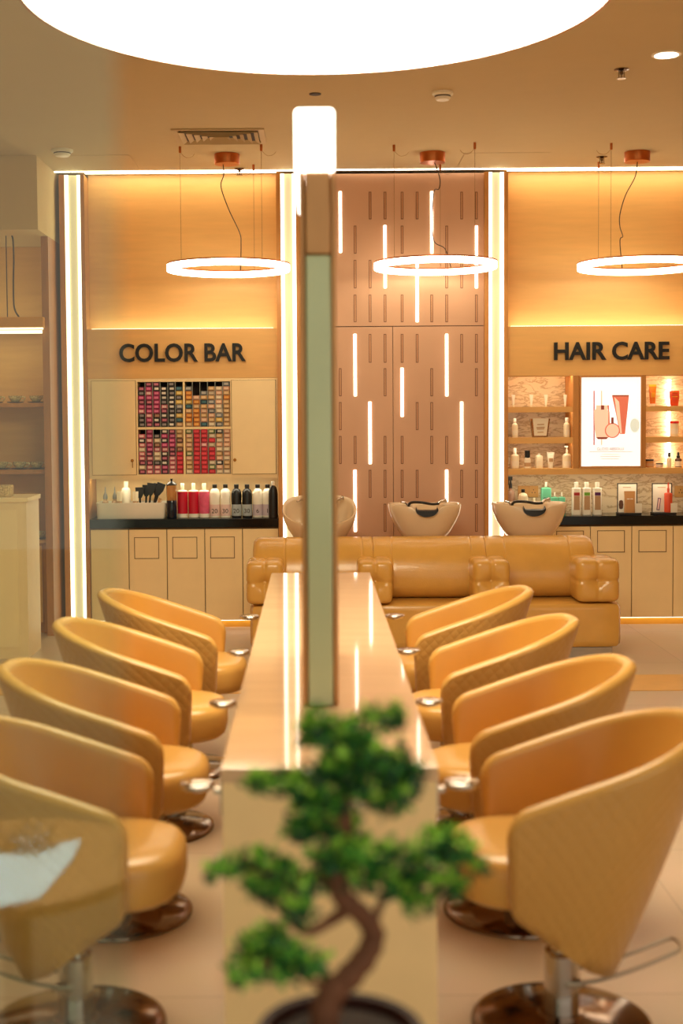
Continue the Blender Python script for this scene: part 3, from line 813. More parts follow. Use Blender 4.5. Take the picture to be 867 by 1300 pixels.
# ================================================================== salon chairs
def make_chair(label):
    t = thing('salon_chair', label, 'chair', (0, 0, 0), group='gold tub salon chairs along the table')
    TH = .046
    def curve(tt, v):
        xF = -.185 * v + -.175 * (1 - v); xs_ = .08 * v - .02 * (1 - v); rx_ = .305 * v + .155 * (1 - v); hw = .285 * v + .235 * (1 - v)
        s0 = .30
        if tt < s0: return xF + (xs_ - xF) * tt / s0, -hw
        if tt > 1 - s0: return xF + (xs_ - xF) * (1 - tt) / s0, hw
        a = -pi / 2 + pi * (tt - s0) / (1 - 2 * s0)
        return xs_ + rx_ * cos(a), hw * sin(a)
    def htop(x): 
        u = min(1, max(0, (x + .185) / .555)); return .650 + .187 * (u ** .92)
    def hbot(x):
        u = min(1, max(0, (x + .175) / .31)); return .385 - .215 * u
    sl = 0.265 / .30               # straight length per t
    ds = [0, .003, .008, .016, .026, .038, .052]
    ts = [d / sl for d in ds] + [.09, .13, .17, .21, .25, .29] + [.31 + .38 * k / 22 for k in range(23)] + [.71, .75, .79, .83, .87, .91] + [1 - d / sl for d in ds[::-1]]
    NV = 12
    b = bm_new(); uvl = b.loops.layers.uv.new('UVMap')
    loops = []; uvs = []; acc = 0; prev = None
    for tt in ts:
        e = min(tt, 1 - tt) * sl
        R = .050
        dz = R - sqrt(max(0, R * R - (R - min(e, R)) ** 2))
        rt = TH / 2
        sc = max(.12, sqrt(max(0, 1 - (1 - min(e, rt) / rt) ** 2)))
        tx, ty_ = curve(tt, 1); bx_, by_ = curve(tt, 0)
        if prev is not None: acc += (Vector((tx, ty_)) - prev).length
        prev = Vector((tx, ty_))
        zt = htop(tx) - dz; zb = hbot(bx_) + dz * .8
        def nrm(v):
            d = 1e-3; a = curve(max(0, tt - d), v); c = curve(min(1, tt + d), v)
            n_ = Vector((c[1] - a[1], -(c[0] - a[0]))); n_.normalize(); return n_
        out, inn, uo = [], [], []
        for k in range(NV + 1):
            v = k / NV
            x, y = curve(tt, v); n_ = nrm(v)
            z = zb + (zt - TH / 2 - zb) * v
            bulge = .014 * sin(pi * v)
            off = TH / 2
            c = Vector((x, y)) - n_ * off
            po = c + n_ * (off * sc + bulge * sc); pi_ = c - n_ * (off * sc)
            out.append((po.x, po.y, z)); inn.append((pi_.x, pi_.y, z)); uo.append((acc, z))
        n_ = nrm(1); c = Vector(curve(tt, 1)) - n_ * TH / 2
        arc = []
        for k in range(1, 8):
            a = pi * k / 8
            q = c + n_ * cos(a) * TH / 2 * sc * (1.08 if k < 5 else 1)
            arc.append((q.x, q.y, zt - TH / 2 + sin(a) * TH / 2))
        loops.append(out + arc + inn[::-1]); uvs.append(uo + [(acc, zt)] * 7 + uo[::-1])
    rows = [[b.verts.new(p) for p in lp] for lp in loops]
    m = len(rows[0])
    for i in range(len(rows) - 1):
        for j in range(m):
            j2 = (j + 1) % m
            f_ = b.faces.new((rows[i][j], rows[i][j2], rows[i + 1][j2], rows[i + 1][j]))
            f_.material_index = 0 if j < NV else (1 if j < NV + 8 else 2)
            for lp, (ii, jj) in zip(f_.loops, ((i, j), (i, j2), (i + 1, j2), (i + 1, j))): lp[uvl].uv = uvs[ii][jj]
    for r_ in (rows[0][::-1], rows[-1]):
        f_ = b.faces.new(r_); f_.material_index = 1
    build('tub_shell', b, ['quilt', 'gold_lit', 'gold_in'], t, ang=75)
    # underside pan closing the shell
    b = bm_new()
    def pan(inset, z_off):
        o = []
        for k in range(30):
            tt = k / 29
            x, y = curve(tt, .06)
            o.append((x * .97 - .006, y * (1 - inset), hbot(x) + .03 + z_off))
        return o
    rings(b, [pan(.20, .0), pan(.20, .03)])
    build('bottom_pan', b, 'gold_in', t)
    # seat cushion with rounded front
    def seat(inset, z):
        o = []
        hx0, hx1, hy_ = -.30 + inset, .16 - inset, .222 - inset
        for k in range(44):
            a = 2 * pi * k / 44; ca, sa = cos(a), sin(a)
            e = 2 / 2.4 if ca < 0 else 2 / 4.0
            x = math.copysign(abs(ca) ** e, ca); y = math.copysign(abs(sa) ** (2 / 3.0), sa)
            cx = -.06
            o.append((cx + x * ((hx1 - cx) if x > 0 else (cx - hx0)), y * hy_, z))
        return o
    b = bm_new()
    rings(b, [seat(.05, .382), seat(.02, .386), seat(.006, .398), seat(0, .42), seat(0, .475), seat(.004, .492), seat(.014, .506), seat(.032, .514), seat(.08, .519), seat(.16, .521)])
    build('seat', b, 'gold_lit', t, ang=80)
    b = bm_new(); box(b, -.14, .06, -.10, .10, .335, .381, 0, .006); build('seat_bracket', b, 'chrome_dark', t)
    b = bm_new(); lathe(b, [(.047, .022), (.047, .20), (.043, .205), (.030, .206), (.030, .334)], seg=28); build('column', b, 'chrome', t)
    b = bm_new(); lathe(b, [(.236, 0), (.242, .004), (.240, .011), (.225, .017), (.12, .026), (.062, .034), (.058, .040), (.048, .041)], seg=56, cap1=True); build('base', b, 'chrome_dark', t, ang=30)
    b = bm_new(); tube(b, spline([(.02, -.045, .130), (.10, -.046, .143), (.20, -.046, .175), (.29, -.043, .212), (.310, -.03, .220), (.315, 0, .222), (.310, .03, .220), (.29, .043, .212), (.20, .046, .175), (.10, .046, .143), (.02, .045, .130)], 5), .005, 10)
    box(b, .0, .045, -.052, .052, .122, .137, 0, .003); build('pump_lever', b, 'steel', t)
    return t
CXR = .655
ch0 = make_chair('gold quilted tub chair on the right side of the table, nearest the camera')
first = True
for s, nm in ((1, 'right'), (-1, 'left')):
    for k in range(4):
        lab = 'gold quilted tub chair on the %s side of the table, %s' % (nm, WHO[k])
        loc = (s * (CXR - (0, -.004, 0, .034)[k]) + (.0 if s > 0 else .006), CY[k], 0)
        if first: ch0.location = loc; first = False
        else: dup(ch0, loc, lab, 0 if s > 0 else pi)

# ================================================================== bonsai in front
BYY = 1.80
def bp(px, py, dy=0.0):
    x, z = P(px, py, BYY); return Vector((x, BYY + dy, z))
potx, potz = P(432, 1306, BYY)
bo = thing('bonsai', 'small green bonsai tree with curved trunk in a dark red pot', 'plant', (potx, BYY, potz - .115))
def loc(px, py, dy=0.0): return bp(px, py, dy) - Vector(bo.location)
b = bm_new()
R_ = .112
lathe(b, [(.062, 0), (.070, .004), (.088, .05), (.098, .09), (R_ + .006, .098), (R_ + .010, .108), (R_ + .006, .115), (R_ - .006, .113), (R_ - .010, .100), (R_ - .012, .096)], seg=48, cap1=False)
build('pot', b, 'pot', bo, ang=50)
b = bm_new(); lathe(b, [(.001, .112), (.05, .110), (.08, .104), (R_ - .0125, .098), (R_ - .0125, .09)], seg=40, cap0=True, cap1=True); build('soil', b, 'soil', bo)
tr = [loc(412, 1322), loc(416, 1270), loc(445, 1240, .005), loc(468, 1212, .01), loc(474, 1186, .01), loc(458, 1160, .0), loc(436, 1138, -.01), loc(428, 1110, -.01), loc(434, 1080, 0), loc(440, 1040, .005), loc(436, 1000, .005), loc(445, 955, 0), loc(450, 920, 0)]
tp = spline(tr, 6); n = len(tp)
def trr(u):
    return .022 - .008 * min(1, u / .45) if u < .45 else .014 * (1 - (u - .45) / .55) + .003
b = bm_new(); tube(b, tp, [trr(i / (n - 1)) * (1 + .08 * sin(i * 1.7)) for i in range(n)], 12)
trunk = build('trunk', b, 'bark', bo, ang=80)
def branch(pts, r0, r1=.002):
    q = spline(pts, 5); m = len(q)
    b = bm_new(); tube(b, q, [r0 + (r1 - r0) * i / (m - 1) for i in range(m)], 8); build('branch', b, 'bark', trunk, ang=80)
branch([loc(445, 1150, -.005), loc(415, 1168, -.01), loc(392, 1176, -.02), (loc(370, 1165, -.02)), loc(345, 1135, -.02)], .011)
branch([loc(462, 1166, 0), loc(478, 1160, 0), loc(486, 1146, .01), loc(520, 1122, .02), loc(560, 1105, .02)], .009)
branch([loc(430, 1125, 0), loc(400, 1112, 0), loc(360, 1108, -.01), loc(300, 1100, -.01)], .007)
branch([loc(430, 1258, 0), loc(400, 1245, -.01), loc(360, 1220, -.015), loc(320, 1218, -.015)], .007)
branch([loc(438, 1050, 0), loc(400, 1030, .01), loc(355, 1000, .01)], .007)
branch([loc(438, 1020, 0), loc(470, 1000, .01), loc(520, 985, .01)], .007)
branch([loc(445, 950, 0), loc(480, 930, .01), loc(500, 910, .01)], .005)
branch([loc(445, 950, 0), loc(420, 935, -.01), loc(400, 920, -.01)], .005)
pads = [('crown', [(398, 922, 17, 22), (395, 938, 17, 14), (440, 930, 34, 26), (470, 912, 12, 10), (502, 908, 10, 15), (500, 925, 12, 10), (455, 955, 45, 26), (500, 968, 32, 22), (468, 985, 46, 28), (420, 975, 28, 22), (515, 992, 22, 22), (490, 1010, 36, 20)]),
        ('left upper', [(328, 998, 16, 12), (350, 992, 24, 11), (380, 1000, 26, 20), (420, 1012, 36, 26), (398, 1035, 34, 26), (385, 1060, 26, 18), (430, 1058, 34, 26)]),
        ('middle', [(420, 1085, 30, 18), (455, 1085, 34, 26), (470, 1110, 34, 22), (490, 1090, 22, 20), (410, 1118, 26, 14)]),
        ('right', [(555, 1070, 28, 16), (545, 1098, 36, 24), (580, 1082, 26, 16), (600, 1102, 14, 13), (520, 1120, 22, 16), (530, 1145, 22, 16), (500, 1130, 14, 12), (570, 1120, 24, 14)]),
        ('left middle', [(276, 1102, 9, 10), (292, 1098, 20, 9), (330, 1098, 28, 13), (360, 1108, 24, 16), (325, 1120, 20, 18), (350, 1130, 30, 18), (378, 1150, 22, 18), (388, 1120, 16, 12)]),
        ('left lower', [(348, 1185, 16, 12), (340, 1200, 26, 16), (365, 1205, 26, 18), (320, 1215, 24, 18), (305, 1232, 18, 14), (345, 1228, 32, 14), (385, 1218, 28, 18), (400, 1235, 16, 12)])]
rg = random.Random(5)
for nm, bl in pads:
    b = bm_new()
    for (cx, cy, rx_, ry_) in bl:
        c = loc(cx, cy, rg.uniform(-.02, .02)); k_ = BYY / F
        rx2, rz2 = rx_ * k_ * .98, ry_ * k_ * .98; ry2 = max(.018, rx2 * .8)
        cnt_ = int(12 + rx_ * ry_ * .12)
        for _ in range(cnt_):
            while True:
                q = Vector((rg.uniform(-1, 1), rg.uniform(-1, 1), rg.uniform(-1, 1)))
                if q.length < 1: break
            if rg.random() < .16: q = q.normalized() * rg.uniform(.95, 1.3)
            pos = c + Vector((q.x * rx2, q.y * ry2, q.z * rz2))
            mi = 1 if (q.z > .15 and rg.random() < .55) else (2 if (q.z < -.1 and rg.random() < .75) else (0 if rg.random() < .7 else 2))  # light and shade painted in: paler leaves on pad tops, darker below
            ln = rg.uniform(.012, .023); wd = rg.uniform(.003, .006)
            for _k in range(2):
                d = Vector((rg.gauss(0, 1), rg.gauss(0, 1), rg.gauss(.5, .8))); d.normalize()
                s = d.cross(Vector((rg.gauss(0, 1), rg.gauss(0, 1), rg.gauss(0, 1)))); s.normalize(); nn = d.cross(s)
                v = [b.verts.new(pos), b.verts.new(pos + d * ln * .5 + s * wd + nn * .001), b.verts.new(pos + d * ln), b.verts.new(pos + d * ln * .5 - s * wd + nn * .001)]
                f_ = b.faces.new(v); f_.material_index = mi
    me = bpy.data.meshes.new('foliage'); b.to_mesh(me); b.free()
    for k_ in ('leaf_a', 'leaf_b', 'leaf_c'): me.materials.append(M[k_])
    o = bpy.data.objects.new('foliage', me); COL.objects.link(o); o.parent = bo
# stand under the bonsai (below the frame)
zt = potz - .116
pt = thing('pedestal_stand', 'round wooden stand under the bonsai pot', 'stand', (potx, BYY, 0))
b = bm_new(); lathe(b, [(.13, zt - .03), (.134, zt - .026), (.134, zt - .004), (.13, zt)], seg=40); build('top', b, 'wood', pt)
b = bm_new(); lathe(b, [(.035, .021), (.03, .1), (.028, zt - .1), (.045, zt - .031)], seg=24); build('stem', b, 'wood_dark', pt)
b = bm_new(); lathe(b, [(.15, 0), (.15, .012), (.06, .02)], seg=40); build('foot', b, 'wood_dark', pt)

# ================================================================== luminous ceiling disc
DZ = 3.15
yf = H(400, 95, DZ)[1]
xa = H(25, 0, DZ); xc = H(775, 0, DZ)
hwid = (xc[0] - xa[0]) / 2; yn = (xa[1] + xc[1]) / 2; dd = yf - yn
RR = (dd * dd + hwid * hwid) / (2 * dd)
dx, dy_ = (xa[0] + xc[0]) / 2, yf - RR
ds_ = thing('disc_lamp', 'huge round glowing white ceiling lamp above the styling table', 'lamp', (dx, dy_, DZ))
b = bm_new(); lathe(b, [(RR - .012, .0), (RR - .012, .015)], seg=128); build('diffuser', b, 'led_disc', ds_, ang=30)
b = bm_new(); lathe(b, [(RR - .0115, .0), (RR - .0115, .09), (RR, .09), (RR, -.002), (RR - .0115, -.002)], seg=128, cap0=False, cap1=False); build('rim', b, 'copper', ds_, ang=30)
b = bm_new(); lathe(b, [(RR - .02, .07), (RR - .02, .088)], seg=96); build('top_plate', b, 'white', ds_, ang=30)
for k in range(3):
    a = 2 * pi * k / 3 + .5
    b = bm_new(); tube(b, [(cos(a) * RR * .7, sin(a) * RR * .7, .089), (cos(a) * RR * .7, sin(a) * RR * .7, CEIL - DZ - .001)], .004, 8); build('hanger', b, 'wire', ds_)

# ================================================================== ring pendants
RG = [((288, 193), (290, 340), [(217, 187), (343, 183), (304, 205)], [(283, 197), (284, 222), (280.5, 237), (290, 265), (304, 295), (306, 310), (305, 325)]),
      ((549, 191), (552.5, 337), [(485, 184), (614, 181), (555, 203)], [(551.5, 196), (553, 210), (558.5, 228), (557, 240), (551, 243), (549, 275), (551, 306), (565, 316), (572, 324)]),
      ((809, 190), (812, 337), [(764, 181), (905, 182), (783.5, 203)], [(809, 193), (809, 207), (806, 225), (794, 248), (787, 272), (787, 288), (790.5, 300), (787, 306), (790, 322)])]
WHR = ['hanging above the COLOR BAR sign', 'hanging before the copper panel', 'hanging above the HAIR CARE sign']
for (cp, rc, pins, cord), wh in zip(RG, WHR):
    cxy = H(cp[0], cp[1] + 3, CEIL)
    rx_, rz_ = P(rc[0], rc[1], cxy[1])
    RD = 77 * cxy[1] / F
    t = thing('ring_pendant', 'glowing ring pendant lamp with copper band, ' + wh, 'lamp', (rx_, cxy[1], rz_), group='ring pendant lamps')
    o = Vector(t.location)
    b = bm_new(); lathe(b, [(RD - .030, -.026), (RD, -.026), (RD + .002, -.022), (RD + .002, .016), (RD - .032, .016), (RD - .032, -.022), (RD - .030, -.026)], seg=96, cap0=False, cap1=False)
    bmesh.ops.remove_doubles(b, verts=b.verts[:], dist=1e-6)
    build('light_ring', b, 'led_ring', t, ang=30)
    b = bm_new(); lathe(b, [(RD - .034, .0165), (RD + .004, .0165), (RD + .004, .026), (RD - .034, .026), (RD - .034, .0165)], seg=96, cap0=False, cap1=False)
    bmesh.ops.remove_doubles(b, verts=b.verts[:], dist=1e-6)
    build('copper_band', b, 'copper', t, ang=30)
    b = bm_new(); lathe(b, [(.088, -.070), (.090, -.066), (.090, -.001), (.088, -.0005)], (cxy[0] - o.x, 0, CEIL - o.z), 40)
    build('canopy', b, 'copper', t)
    for q in pins:
        hp = H(q[0], q[1] - 3, CEIL); a = Vector((hp[0] - o.x, hp[1] - o.y))
        a = e = a.normalized() * (RD - .015)
        b = bm_new(); lathe(b, [(.007, -.045), (.009, -.04), (.009, -.0005)], (a.x, a.y, CEIL - o.z), 12); wn = build('wire_pin', b, 'copper', t)
        b = bm_new(); tube(b, [(a.x, a.y, CEIL - o.z - .045), (e.x, e.y, .026)], .0016, 6); build('suspension_wire', b, 'wire', t)
        sgn = 1 if q[0] % 2 else -1
        b = bm_new(); tube(b, spline([(a.x, a.y, CEIL - o.z - .04), (a.x + .04 * sgn, a.y, CEIL - o.z - .075), (a.x + .08 * sgn, a.y, CEIL - o.z - .07), (a.x + .10 * sgn, a.y, CEIL - o.z - .05)], 5), .0013, 6); build('loose_wire_end', b, 'wire', wn)
    pts = []
    n = len(cord)
    for i, (px, py) in enumerate(cord):
        u = i / (n - 1)
        yy = cxy[1] + (RD - .02) * max(0, u - .4) / .6
        x, z = P(px, py, yy); pts.append((x - o.x, yy - o.y, z - o.z))
    pts[0] = (pts[0][0], 0, CEIL - o.z - .069)
    pts[-1] = (pts[-1][0], sqrt(max(0, (RD - .015) ** 2 - pts[-1][0] ** 2)), .026)
    b = bm_new(); tube(b, spline(pts, 6), .0035, 8); build('power_cord', b, 'cable', t)

# ================================================================== ceiling fittings
def c3(px, py): x, y = H(px, py, CEIL); return x, y
# air vent
v0 = c3(276, 163); v1 = c3(276, 180.5)
cxv, cyv = v0[0], (v0[1] + v1[1]) / 2; hs = (X(333, cyv) - X(219, cyv)) / 2
hyv = abs(v1[1] - v0[1]) / 2
vt = thing('air_vent', 'square ceiling air diffuser with slanted louvres, above the left ring lamp', 'vent', (cxv, cyv, CEIL - .0005))
b = bm_new()
for s0, s1, zz in ((1.0, .88, -.010),):
    for q in ((-hs, hs, -hyv, -hyv * s1), (-hs, hs, hyv * s1, hyv), (-hs, -hs * s1, -hyv * s1, hyv * s1), (hs * s1, hs, -hyv * s1, hyv * s1)): box(b, q[0], q[1], q[2], q[3], zz, 0)
build('frame', b, 'vent', vt, smooth=False)
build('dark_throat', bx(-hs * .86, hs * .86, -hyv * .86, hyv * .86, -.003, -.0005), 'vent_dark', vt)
for k in range(5):
    s = .86 - k * .16; s2 = s - .10
    b = bm_new()
    z0, z1 = -.022, -.004
    L = [[(-hs * s, -hyv * s, z0), (hs * s, -hyv * s, z0), (hs * s, hyv * s, z0), (-hs * s, hyv * s, z0)], [(-hs * s2, -hyv * s2, z1), (hs * s2, -hyv * s2, z1), (hs * s2, hyv * s2, z1), (-hs * s2, hyv * s2, z1)]]
    L2 = [[(x, y, z + .003) for x, y, z in L[1]], [(x, y, z + .003) for x, y, z in L[0]]]
    rings(b, [L[0], L[1], L2[0], L2[1], L[0]], 0, False, False)
    bmesh.ops.remove_doubles(b, verts=b.verts[:], dist=1e-6)
    build('louvre', b, 'vent', vt, smooth=False)
def sprinkler(px, py, label, s=1.0):
    x, y = c3(px, py)
    t = thing('sprinkler', label, 'sprinkler', (x, y, CEIL - .0005), group='fire sprinklers on the ceiling')
    b = bm_new(); lathe(b, [(.040, 0), (.040, -.004), (.022, -.010), (.014, -.010)], seg=24); build('escutcheon', b, 'chrome_dark', t)
    b = bm_new(); lathe(b, [(.010, -.010), (.009, -.028), (.004, -.03), (.004, -.046)], seg=14); box(b, -.016, -.012, -.003, .003, -.046, -.010); box(b, .012, .016, -.003, .003, -.046, -.010); build('head', b, 'chrome_dark', t)
    b = bm_new(); lathe(b, [(.024, -.047), (.024, -.050)], seg=20); build('deflector', b, 'chrome_dark', t)
sprinkler(789, 88, 'small dark fire sprinkler on the ceiling at upper right')
sprinkler(304, 214, 'small dark fire sprinkler just above the left ring lamp, near the wall')
sprinkler(764, 199, 'small dark fire sprinkler beside the right ring lamp canopy')
def detector(px, py, label, r_=.060):
    x, y = c3(px, py)
    t = thing('smoke_detector', label, 'smoke detector', (x, y, CEIL - .0005))
    b = bm_new(); lathe(b, [(r_, 0), (r_, -.012), (r_ * .85, -.020), (r_ * .8, -.020)], seg=32); build('base', b, 'white', t)
    b = bm_new(); lathe(b, [(r_ * .75, -.021), (r_ * .75, -.032), (r_ * .6, -.045), (r_ * .2, -.048)], seg=32); h_ = build('sensor_head', b, 'white', t)
    b = bm_new(); lathe(b, [(r_ * .78, -.0225), (r_ * .78, -.028)], seg=32); build('dark_vent_band', b, 'vent_dark', h_)
detector(562, 117, 'white round smoke detector on the ceiling right of the mirror lamp')
detector(79, 190, 'pale round smoke detector on the ceiling near the left corner', .075)
# downlight, speaker
x, y = c3(846, 69)
t = thing('downlight', 'bright recessed ceiling spotlight at the upper right edge', 'spotlight', (x, y, CEIL - .0005))
b = bm_new(); lathe(b, [(.075, 0), (.075, -.004), (.060, -.006), (.058, 0)], seg=36, cap0=False, cap1=False); build('trim_ring', b, 'white', t)
b = bm_new(); lathe(b, [(.057, -.001), (.057, -.004)], seg=36); build('lens', b, 'led_down', t)
x, y = c3(400, 119)
b = bm_new(); lathe(b, [(.034, -.0005), (.034, -.004), (.028, -.006), (.0, -.006)][:3], (0, 0, 0), 28)
t = build('ceiling_speaker', b, 'vent_dark'); t.location = (x, y, CEIL - .0005)
tag(t, 'tiny dark round ceiling fitting just above the mirror lamp', 'ceiling fitting')
# access panels: thin shadow lines
def hatch(a, b_, c, d, label):
    p = [c3(*a), c3(*b_), c3(*c), c3(*d)]
    x0, x1 = min(q[0] for q in p), max(q[0] for q in p); y0, y1 = min(q[1] for q in p), max(q[1] for q in p)
    t = thing('ceiling_hatch', label, 'hatch', (x0, y0, CEIL - .0005))
    b = bm_new(); g = .004; wx, wy = x1 - x0, y1 - y0
    for q in ((0, wx, 0, g), (0, wx, wy - g, wy), (0, g, g, wy - g), (wx - g, wx, g, wy - g)): box(b, q[0], q[1], q[2], q[3], -.0012, 0)
    build('joint', b, 'vent', t, smooth=False)
    build('flap', bx(g + .001, wx - g - .001, g + .001, wy - g - .001, -.0016, 0), 'ceil', t)
hatch((95, 197), (165, 197), (165, 215), (95, 215), 'flush ceiling access hatch near the left corner of the back wall')
hatch((590, 194), (685, 194), (685, 209), (590, 209), 'flush ceiling access hatch between middle and right ring lamps')
# ================================================================== left coffee niche
structure('wall_niche', bx(-3.9, XL - .002, 10.20, 10.22, 0, 2.949), 'wood')
structure('wall_niche_side', bx(XL - .055, XL - .003, 9.60, 10.195, 0, 2.949), 'wood_dark')
NS = XL - .056
cb = thing('sideboard_cabinet', 'tall tan sideboard at the back of the left coffee niche', 'cabinet', (NS - .8, 9.75, 0))
zc = P(56, 686, 9.75)[1]
build('carcass', bx(-1.0, .799, .0, .44, 0, zc - .021), 'wood_dark', cb)
build('top', bx(-1.0, .799, -.006, .444, zc - .02, zc), 'wood', cb)
build('door', bx(-.10, .74, -.012, -.001, .08, zc - .04), 'wood', cb)
build('side_post', bx(.755, .79, -.02, -.001, 0, zc - .03), 'wood_edge', cb)
shz = []
for py0, py1, nm, xr in ((511.5, 517, 'upper', 59), (596.5, 602, 'lower', 62)):
    z1, z0 = P(30, py0, 9.80)[1], P(30, py1, 9.80)[1]; shz.append(z1)
    s = tag(build('wall_shelf', bx(-3.6, min(X(xr, 9.80), NS - .001), 9.80, 10.195, z0, z1, .002), 'wood_edge'), nm + ' wooden shelf with cups in the left coffee niche', 'shelf')
z1 = P(30, 418, 9.80)[1]
nl = tag(build('niche_lamp', bx(-3.6, NS - .002, 9.85, 10.0, P(30, 422, 9.85)[1], P(30, 419.3, 9.85)[1]), emit('niche_led', (1, .88, .6), 1.3)), 'thin glowing strip light at the top of the left coffee niche', 'strip light')
def make_cup(label):
    t = thing('cup', label, 'cup', group='patterned cups in the coffee niche')
    b = bm_new(); lathe(b, [(.020, 0), (.030, .004), (.047, .026), (.051, .046), (.048, .046), (.044, .027), (.027, .008)], (0, 0, .009), 28); build('bowl', b, 'cup', t)
    b = bm_new(); tube(b, spline([(.048, 0, .045), (.070, 0, .047), (.074, 0, .033), (.060, 0, .020), (.043, 0, .024)], 5), .0045, 8); build('handle', b, 'cup', t)
    b = bm_new(); lathe(b, [(.035, 0), (.060, .005), (.066, .010), (.060, .008), (.034, .0085)], seg=28); build('saucer', b, 'saucer', t)
    return t
cup = make_cup('patterned cup on saucer on the upper niche shelf, rightmost')
first = True
for (px, zi, lab, Y) in ((46.5, 0, 'upper niche shelf, rightmost', 9.93), (20, 0, 'upper niche shelf, second from the right', 9.93), (-6, 0, 'upper niche shelf, cut by the picture edge', 9.93),
                      (46, 1, 'lower niche shelf, rightmost', 9.93), (24, 1, 'lower niche shelf, second from the right', 9.93), (1, 1, 'lower niche shelf, cut by the picture edge', 9.93),
                      (48, 2, 'tan sideboard top behind the reception counter', 9.88)):
    z = shz[zi] if zi < 2 else zc
    l_ = (X(px, Y, 540), Y, z + .0005); lb = 'patterned cup on saucer on the ' + lab
    if first: cup.location = l_; cup['label'] = lb; first = False
    else: dup(cup, l_, lb)
# reception counter
RY = 8.70
rc = thing('coffee_counter', 'beige panelled coffee counter standing at the left edge of the room', 'counter', (X(31, RY), RY, 0))
zr = P(20, 632, RY)[1]
build('body', bx(-1.4, 0, 0, .40, 0, zr - .031), 'table_side', rc)
build('top', bx(-1.4, .012, -.012, .412, zr - .03, zr, .003), 'cream', rc)
build('front_panel', bx(-1.3, -.06, -.008, -.001, .08, zr - .08), 'cream', rc)
b = bm_new(); sq_lathe(b, [(.075, .05, 0), (.080, .055, .004), (.082, .057, .07), (.078, .053, .078), (.07, .045, .076), (.07, .045, .02)], k=6)
t = tag(build('basket', b, mat('speckled_basket', (206, 176, 120), .7, var=.5, vscale=90), ang=50), 'small speckled box standing on the coffee counter', 'box')
t.location = (X(0, RY + .12, 630), RY + .14, zr + .0005)
# linear pendant over the counter
LY = 9.55
xr, zr0 = P(56, 418, LY); zr1 = P(56, 402.5, LY)[1]
lp = thing('bar_pendant', 'long yellow bar pendant lamp hanging over the coffee counter', 'lamp', (xr, LY, zr0))
build('bar_housing', bx(-1.2, 0, -.03, .03, .012, zr1 - zr0, .003), 'plinth', lp)
build('diffuser', bx(-1.19, -.01, -.022, .022, 0, .0115), emit('bar_led', (1, .84, .5), 1.5), lp)
zc2 = 2.949
b = bm_new()
for px, nm in ((8.5, 'suspension_wire'), ):
    xw = X(px, LY, 350) - xr
    tube(b, [(xw, 0, zr1 - zr0), (xw, 0, zc2 - zr0)], .004, 6)
build('suspension_wire', b, 'cable', lp)
b = bm_new(); q = [(X(px, LY, py) - xr, 0, P(px, py, LY)[1] - zr0) for px, py in ((15, 298), (16.5, 305), (17.5, 330), (17, 360), (18, 390), (24, 401))]
q[-1] = (q[-1][0], 0, zr1 - zr0 + .002); q[0] = (q[0][0], 0, 2.949 - zr0)
tube(b, spline(q, 6), .006, 8); build('power_cord', b, 'cable', lp)

